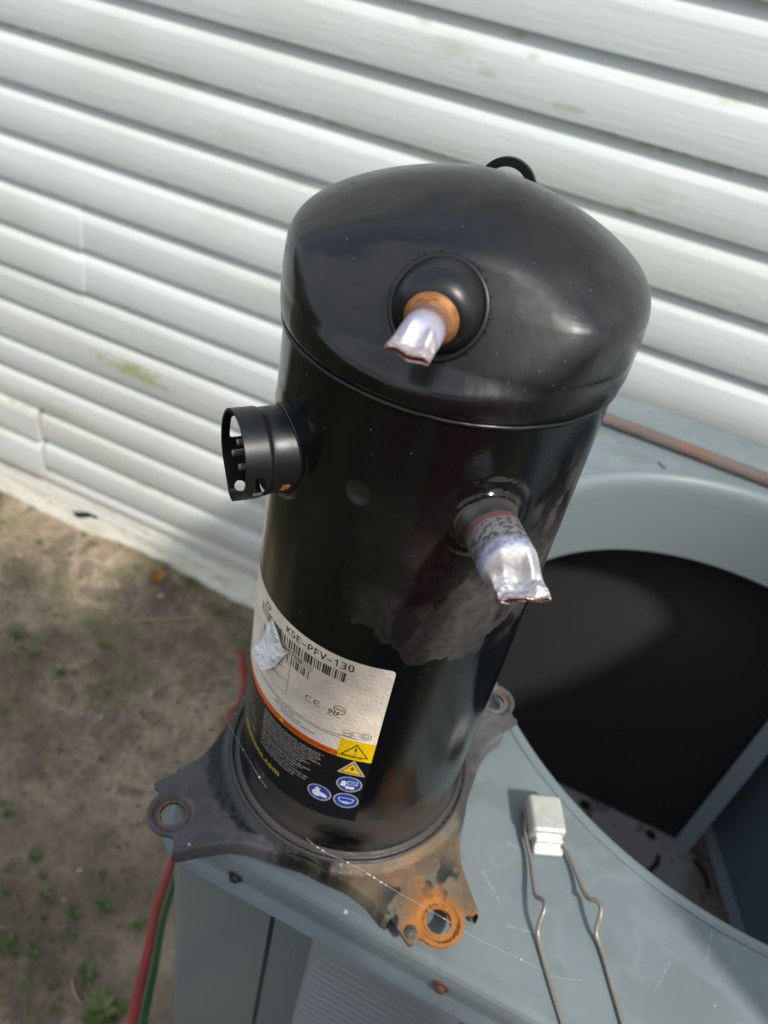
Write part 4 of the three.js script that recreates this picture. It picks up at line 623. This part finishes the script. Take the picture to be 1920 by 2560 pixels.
  mesh('hair', solid([[[0, 1.79, 0.02], 0.096, [0, 1.8, 0.03], 0.095, 0.9], [[0, 1.72, 0.05], 0.06, [0, 1.77, 0.05], 0.07]], [0, 1.77, 0.02, 0.16], 48, 0.02), std({ color: lin(0.02, 0.014, 0.01), roughness: 0.7 }), who);
  for (const s of [1, -1]) { const g = new THREE.SphereGeometry(0.012, 12, 10); g.translate(0.033 * s, 1.745, -0.098); mesh('eye', g, std({ color: lin(0.1, 0.08, 0.07), roughness: 0.2 }), who); const sh2 = new THREE.SphereGeometry(1, 20, 12); sh2.scale(0.05, 0.045, 0.13); sh2.translate(0.115 * s, 0.042, -0.05); mesh('shoe', sh2, std({ color: lin(0.05, 0.045, 0.04), roughness: 0.7 }), who); }
  who.scale.setScalar(0.97);
  const ph = thing('phone', 'dark phone held upright in both hands of the person', 'phone', [0.118, 0, 0]);
  const pg = box(0.15, 0.073, 0.008, 0, 0, 0, 0.003); mesh('phone_body', pg, std({ color: lin(0.02, 0.02, 0.022), roughness: 0.3 }), ph);
  ph.position.set(0.118, 1.628, 0.368); ph.rotation.set(-0.67, 0.28, 0, 'YXZ');
}

// ---------------------------------------------------------------- rod, hoses, thread
{
  const map = tex(1024, 64, (u, v) => { let c = mix3([0.115, 0.09, 0.078], [0.16, 0.125, 0.108], fbm(u * 30, v * 4, 321, 4)); return mix3(c, [0.28, 0.11, 0.035], sst(0.62, 0.74, fbm(u * 26 + 5, v * 2, 322, 4)) * 0.3); }, true);
  const rod = new THREE.TubeGeometry(new THREE.CatmullRomCurve3([V(-0.06, 0, -0.004), V(0.2, 0, 0), V(0.72, 0, 0.02)]), 120, 0.0088, 14);
  const ends = [[-0.06, -0.004], [0.72, 0.02]].map(([x, z]) => new THREE.SphereGeometry(0.0087, 14, 8).translate(x, 0, z));
  tag(mesh('rusty_rod', [rod, ...ends], std({ map, roughness: 0.8, metalness: 0.1, bumpMap: tex(256, 64, (u, v) => fbm(u * 90, v * 12, 325, 3)), bumpScale: 0.001 }), scene, true), 'rusty brown steel rod lying along the rear edge of the unit', 'rod').position.set(0, TOP + 0.0088, -0.648);
}
function hose(name, color, off, label, r = 0.0058) {
  const pts = [[0.03, -0.2, 0.36], [-0.03, -0.27, 0.26], [-0.116, -0.382, 0.124], [-0.165, -0.475, 0.037], [-0.215, -0.573, -0.05], [-0.316, -0.735, -0.302], [-0.395, -0.872, -0.525], [-0.44, -0.98, -0.66], [-0.5, -1.085, -0.78], [-0.56, -1.1, -0.86]].map(([x, y, z], i) => V(x + off[0] * (i < 6 ? 1 : 0.5), y + Y0 + off[1], z + off[2]));
  const m = mesh(name, tube(pts, r, 160, 12), std({ color, roughness: 0.5, bumpMap: hoseBump, bumpScale: 0.0004 }), scene, true);
  return tag(m, label, 'hose');
}
const hoseBump = tex(64, 256, (u, v) => fbm(u * 8, v * 60, 331, 2)); hoseBump.repeat.set(1, 4);
hose('refrigerant_hose', lin(0.36, 0.035, 0.03), [0, 0, 0], 'red rubber hose running down past the left side of the unit');
hose('refrigerant_hose', lin(0.02, 0.17, 0.05), [0.0115, -0.012, 0.002], 'green rubber hose hanging beside the red one left of the unit', 0.0042);
{ // a spider's thread with droplets, stretched from the compressor's foot over the unit's top
  const P = [[-0.075, 0.075, 0.06], [-0.03, 0.045, 0.075], [0.01, 0.026, 0.0835], [0.044, 0.0245, 0.083], [0.0735, 0.0188, 0.082], [0.105, 0.0168, 0.082], [0.128, 0.008, 0.079], [0.16, 0.0016, 0.0745], [0.19, 0.0008, 0.0722], [0.2024, 0.0008, 0.0677]].map((p) => V(p[0], TOP + p[1], p[2]));
  const th = thing('spider_thread', 'thin pale spider thread stretched across the rusty front foot of the compressor', 'spider thread');
  const pale = std({ color: lin(0.6, 0.6, 0.58), roughness: 0.4 });
  mesh('thread', tube(P, 0.00009, 120, 5), pale, th);
  const cr = new THREE.CatmullRomCurve3(P, false, 'centripetal'), R = rng(8), ds = [];
  for (let i = 0; i < 26; i++) { const p = cr.getPoint(i < 12 ? 0.05 + 0.25 * R() : i < 20 ? 0.36 + 0.06 * R() : R()); ds.push(new THREE.SphereGeometry(0.0003 + 0.0003 * R(), 8, 6).translate(p.x, p.y, p.z)); }
  const d = mesh('water_drop', ds, std({ color: lin(0.85, 0.87, 0.88), roughness: 0.05 }), th); d.userData.kind = 'stuff';
}
{ // a dry blade of grass caught on the left foot
  const g = sheet((u, v) => V(-0.0615 + 0.0015 * v / 0.014 * 0 + u + 0.006 * Math.pow(v / 0.022, 2) * 0.4, TOP + 0.0178 - 0.9 * v, 0.1185 + 0.004 * Math.sin(v * 120)), [-0.0009, 0.0009, 3], [0, 0.02, 12], 0.0002, null);
  tag(mesh('dry_grass_blade', g, std({ color: lin(0.55, 0.5, 0.25), roughness: 0.7 }), scene, true), 'pale dry grass blade caught on the left foot of the compressor', 'grass blade');
}

// ---------------------------------------------------------------- weeds, stones and litter on the dirt
const groundY = (x, z) => ((fbm(x * 6, z * 6, 3, 4) - 0.5) * 0.03 + (fbm(x * 22, z * 22, 4, 3) - 0.5) * 0.012 + 0.03 * sst(-0.6, -1.02, z) * fbm(x * 4, 1, 8, 2)) - 0.004;
{
  const R = rng(17), leafMat = [[0.11, 0.165, 0.03], [0.15, 0.20, 0.04], [0.085, 0.13, 0.032]].map((c) => std({ color: lin(...c), roughness: 0.6, transmission: 0.35, thickness: 0 }));
  const leaf = (l, w, az, tilt) => { const g = sheet((u, v) => { const t = v / l, ww = w * Math.sin(Math.PI * Math.pow(clamp(t, 0.02, 0.98), 0.8)) * u, out = v * Math.cos(tilt), up = v * Math.sin(tilt) - 0.9 * t * t * l * 0.35 + Math.abs(u) * w * 0.25; return V(out * Math.sin(az) + ww * Math.cos(az), up + 0.002, out * Math.cos(az) - ww * Math.sin(az)); }, [-1, 1, 2], [0, l, 6], 0); return g; };
  function weed(n, size, seed) { const q = rng(seed), list = [], stems = []; for (let i = 0; i < n; i++) { const a = i * 2.4 + q() * 0.8, h = size * 0.35 * q(), g = leaf(size * (0.5 + 0.5 * q()), size * (0.10 + 0.06 * q()), a, 0.25 + 0.8 * q()); g.translate(0, h, 0); list.push(g); } stems.push(tube([V(0, -0.004, 0), V(size * 0.04, size * 0.2, 0), V(0, size * 0.42, size * 0.03)], 0.0009, 8, 5)); return [merge(list), merge(stems)]; }
  const kinds = [weed(7, 0.034, 1), weed(10, 0.03, 2), weed(6, 0.026, 3), weed(12, 0.04, 4)];
  const stemMat = std({ color: lin(0.16, 0.17, 0.05), roughness: 0.7 });
  const protos = [];
  const places = [[-0.519, -0.078], [-0.552, -0.046], [-0.533, -0.053], [-0.632, -0.207], [-0.593, -0.184], [-0.443, 0.01], [-0.5, -0.163], [-0.448, -0.191], [-0.41, -0.012], [-0.564, -0.159], [-0.545, -0.154], [-0.486, -0.153], [-0.534, -0.126], [-0.469, -0.127], [-0.49, -0.101], [-0.63, -0.13], [-0.501, -0.061], [-0.37, -0.194], [-0.359, -0.029], [-0.568, -0.05], [-0.557, -0.064], [-0.312, -0.044], [-0.759, -0.261], [-0.738, -0.25], [-0.495, -0.242], [-1.247, -0.908], [-1.212, -0.731], [-1.063, -0.625], [-0.984, -0.602], [-0.863, -0.699], [-0.868, -0.605], [-0.808, -1.0], [-1.172, -1.0], [-0.684, -0.965], [-1.019, -0.595], [-0.894, -0.584], [-0.6, -0.02], [-0.62, -0.07], [-0.66, -0.16], [-0.58, 0.03], [-0.53, 0.0], [-0.48, -0.02]];
  places.forEach(([x, z], i) => {
    const k = i % 4; let w;
    if (!protos[k]) { w = new THREE.Group(); mesh('leaves', kinds[k][0], leafMat[i % 3], w); mesh('stem', kinds[k][1], stemMat, w); protos[k] = w; } else w = protos[k].clone();
    w.name = numbered('weed'); scene.add(w); w.position.set(x, groundY(x, z), z); w.rotation.y = R() * 6; w.scale.setScalar(0.4 + 0.5 * R());
    tag(w, 'small green weed sprouting from the bare brown dirt', 'weed', 'weeds in the bare dirt');
  });
  // one taller weed lit at the foot of the hoses, one yellow-green sprout near it
  const tall = new THREE.Group(); const [lg, sg2] = weed(20, 0.06, 41); mesh('leaves', lg, leafMat[1], tall); mesh('stem', sg2, stemMat, tall); tall.name = numbered('leafy_weed'); tall.position.set(-0.334, groundY(-0.334, -0.043), -0.043); scene.add(tall); tag(tall, 'bright green leafy weed close to the red hose, largest of the weeds', 'weed');
  const sp = new THREE.Group(); const [l2, s2] = weed(9, 0.042, 47); mesh('leaves', l2, leafMat[0], sp); mesh('stem', s2, stemMat, sp); sp.name = numbered('leafy_weed'); sp.position.set(-0.399, groundY(-0.399, -0.08), -0.08); scene.add(sp); tag(sp, 'spread weed beside a tan straw, up and left of the largest weed', 'weed');
  // stuff: short grass thickening to the left
  const blade = leaf(0.03, 0.0014, 0, 1.1), inst = new THREE.InstancedMesh(blade, leafMat[2], 4200), M = new THREE.Matrix4(), Q = new THREE.Quaternion();
  let n = 0; while (n < 4200) { const x = -2.6 + 2.3 * R(), z = -0.98 + 2.2 * R(), d = fbm(x * 5, z * 5, 341, 3) + 0.5 * sst(-0.55, -1.3, x) * sst(-0.9, 0.2, z) + 0.25 * sst(-0.25, 0.1, z); if (d < (x < -0.5 && z > -0.35 ? 0.52 : 0.60) || (x > -0.42 && z < 0.15)) continue; M.compose(V(x, groundY(x, z) * (1 - sst(1.6, 3, Math.hypot(x + 0.55, z + 0.3))) - 0.002, z), Q.setFromEuler(new THREE.Euler(0.5 * (R() - 0.5), R() * 6.3, 0.5 * (R() - 0.5))), V(1, 0.4 + 0.8 * R(), 1)); inst.setMatrixAt(n++, M); }
  inst.name = 'grass'; inst.userData.kind = 'stuff'; inst.castShadow = inst.receiveShadow = true; scene.add(inst); inst.userData.label = 'thin short grass growing through the dirt'; inst.userData.category = 'grass';
  // loose crumbs of soil
  const clod = new THREE.IcosahedronGeometry(1, 1); { const p = clod.attributes.position; for (let i = 0; i < p.count; i++) { const k = 0.7 + 0.6 * fbm(p.getX(i) * 2 + 7, p.getY(i) * 2 + p.getZ(i) * 1.9, 345, 2); p.setXYZ(i, p.getX(i) * k, p.getY(i) * k * 0.7, p.getZ(i) * k); } clod.computeVertexNormals(); }
  const clods = new THREE.InstancedMesh(clod, std({ color: lin(1, 1, 1), roughness: 0.95, specularIntensity: 0.2 }), 5200), cc = new THREE.Color();
  for (let i = 0; i < 5200; i++) { const x = -1.75 + 1.75 * R(), z = -1.0 + 1.2 * R(), r = 0.001 + 0.0045 * Math.pow(R(), 5); M.compose(V(x, groundY(x, z) + r * 0.15, z), Q.setFromEuler(new THREE.Euler(R() * 6, R() * 6, R() * 6)), V(r, r, r)); clods.setMatrixAt(i, M); const t = 0.13 + 0.13 * R() * (0.5 + fbm(x * 9, z * 9, 346, 3)); clods.setColorAt(i, cc.setRGB(t, t * (0.76 + 0.06 * R()), t * 0.55)); }
  clods.name = 'soil_crumbs'; clods.castShadow = clods.receiveShadow = true; Object.assign(clods.userData, { kind: 'stuff', label: 'loose brown crumbs of soil scattered over the dirt', category: 'soil' }); scene.add(clods);
  // pale stones
  const stoneGeo = new THREE.IcosahedronGeometry(1, 2); { const p = stoneGeo.attributes.position; for (let i = 0; i < p.count; i++) { const k = 0.75 + 0.5 * fbm(p.getX(i) * 2 + 4, p.getY(i) * 2 + p.getZ(i) * 1.7, 351, 2); p.setXYZ(i, p.getX(i) * k, p.getY(i) * k * 0.55, p.getZ(i) * k); } stoneGeo.computeVertexNormals(); }
  const stoneMat = std({ color: lin(0.36, 0.31, 0.25), roughness: 0.8 });
  for (const [x, z, r] of [[-0.845, -0.914, 0.009], [-1.254, -0.839, 0.009], [-0.538, -0.228, 0.007], [-0.527, -0.17, 0.004], [-0.681, -0.651, 0.010], [-0.779, -0.522, 0.006], [-0.735, -0.538, 0.006]]) { const s = mesh('pebble', stoneGeo, stoneMat, scene, true); s.scale.set(r, r, r * 0.8); s.position.set(x, groundY(x, z) + r * 0.25, z); s.rotation.y = x * 40; tag(s, 'small pale pebble lying on the brown dirt', 'pebble', 'pebbles on the dirt'); }
  const straw = std({ color: lin(0.42, 0.28, 0.15), roughness: 0.8 });
  for (const [x0, z0, x1, z1, r, lab] of [[-0.414, -0.061, -0.38, -0.041, 0.0022, 'tan straw lying by the two largest weeds near the hoses'], [-0.555, -0.289, -0.532, -0.26, 0.001, 'thin orange straw lying on bare dirt up the slope from the weeds'], [-0.592, -0.076, -0.573, -0.086, 0.001, 'thin pinkish straw among weeds at the left edge'], [-0.856, -0.807, -0.704, -0.917, 0.002, 'long pale twig lying on the dirt in front of the skirt board']]) { const s = mesh('straw', tube([V(x0, groundY(x0, z0) + 0.004, z0), V((x0 + x1) / 2, groundY((x0 + x1) / 2, (z0 + z1) / 2) + 0.007, (z0 + z1) / 2 + 0.004), V(x1, groundY(x1, z1) + 0.004, z1)], r, 16, 6), straw, scene, true); tag(s, lab, 'straw'); }
  const lf = sheet((u, v) => V(0.022 * u * Math.sin(Math.PI * clamp(v * 0.9 + 0.05)), 0.006 + 0.012 * u * u + 0.01 * v * v, 0.05 * v - 0.025), [-1, 1, 6], [0, 1, 10], 0.0004);
  const lm = mesh('dead_leaf', lf, std({ color: lin(0.33, 0.16, 0.03), roughness: 0.7 }), scene, true); lm.position.set(-0.884, groundY(-0.884, -0.969) + 0.004, -0.955); lm.rotation.y = 0.8; tag(lm, 'curled orange brown leaf lying against the foot of the wall', 'leaf');
}

renderer.render(scene, camera);
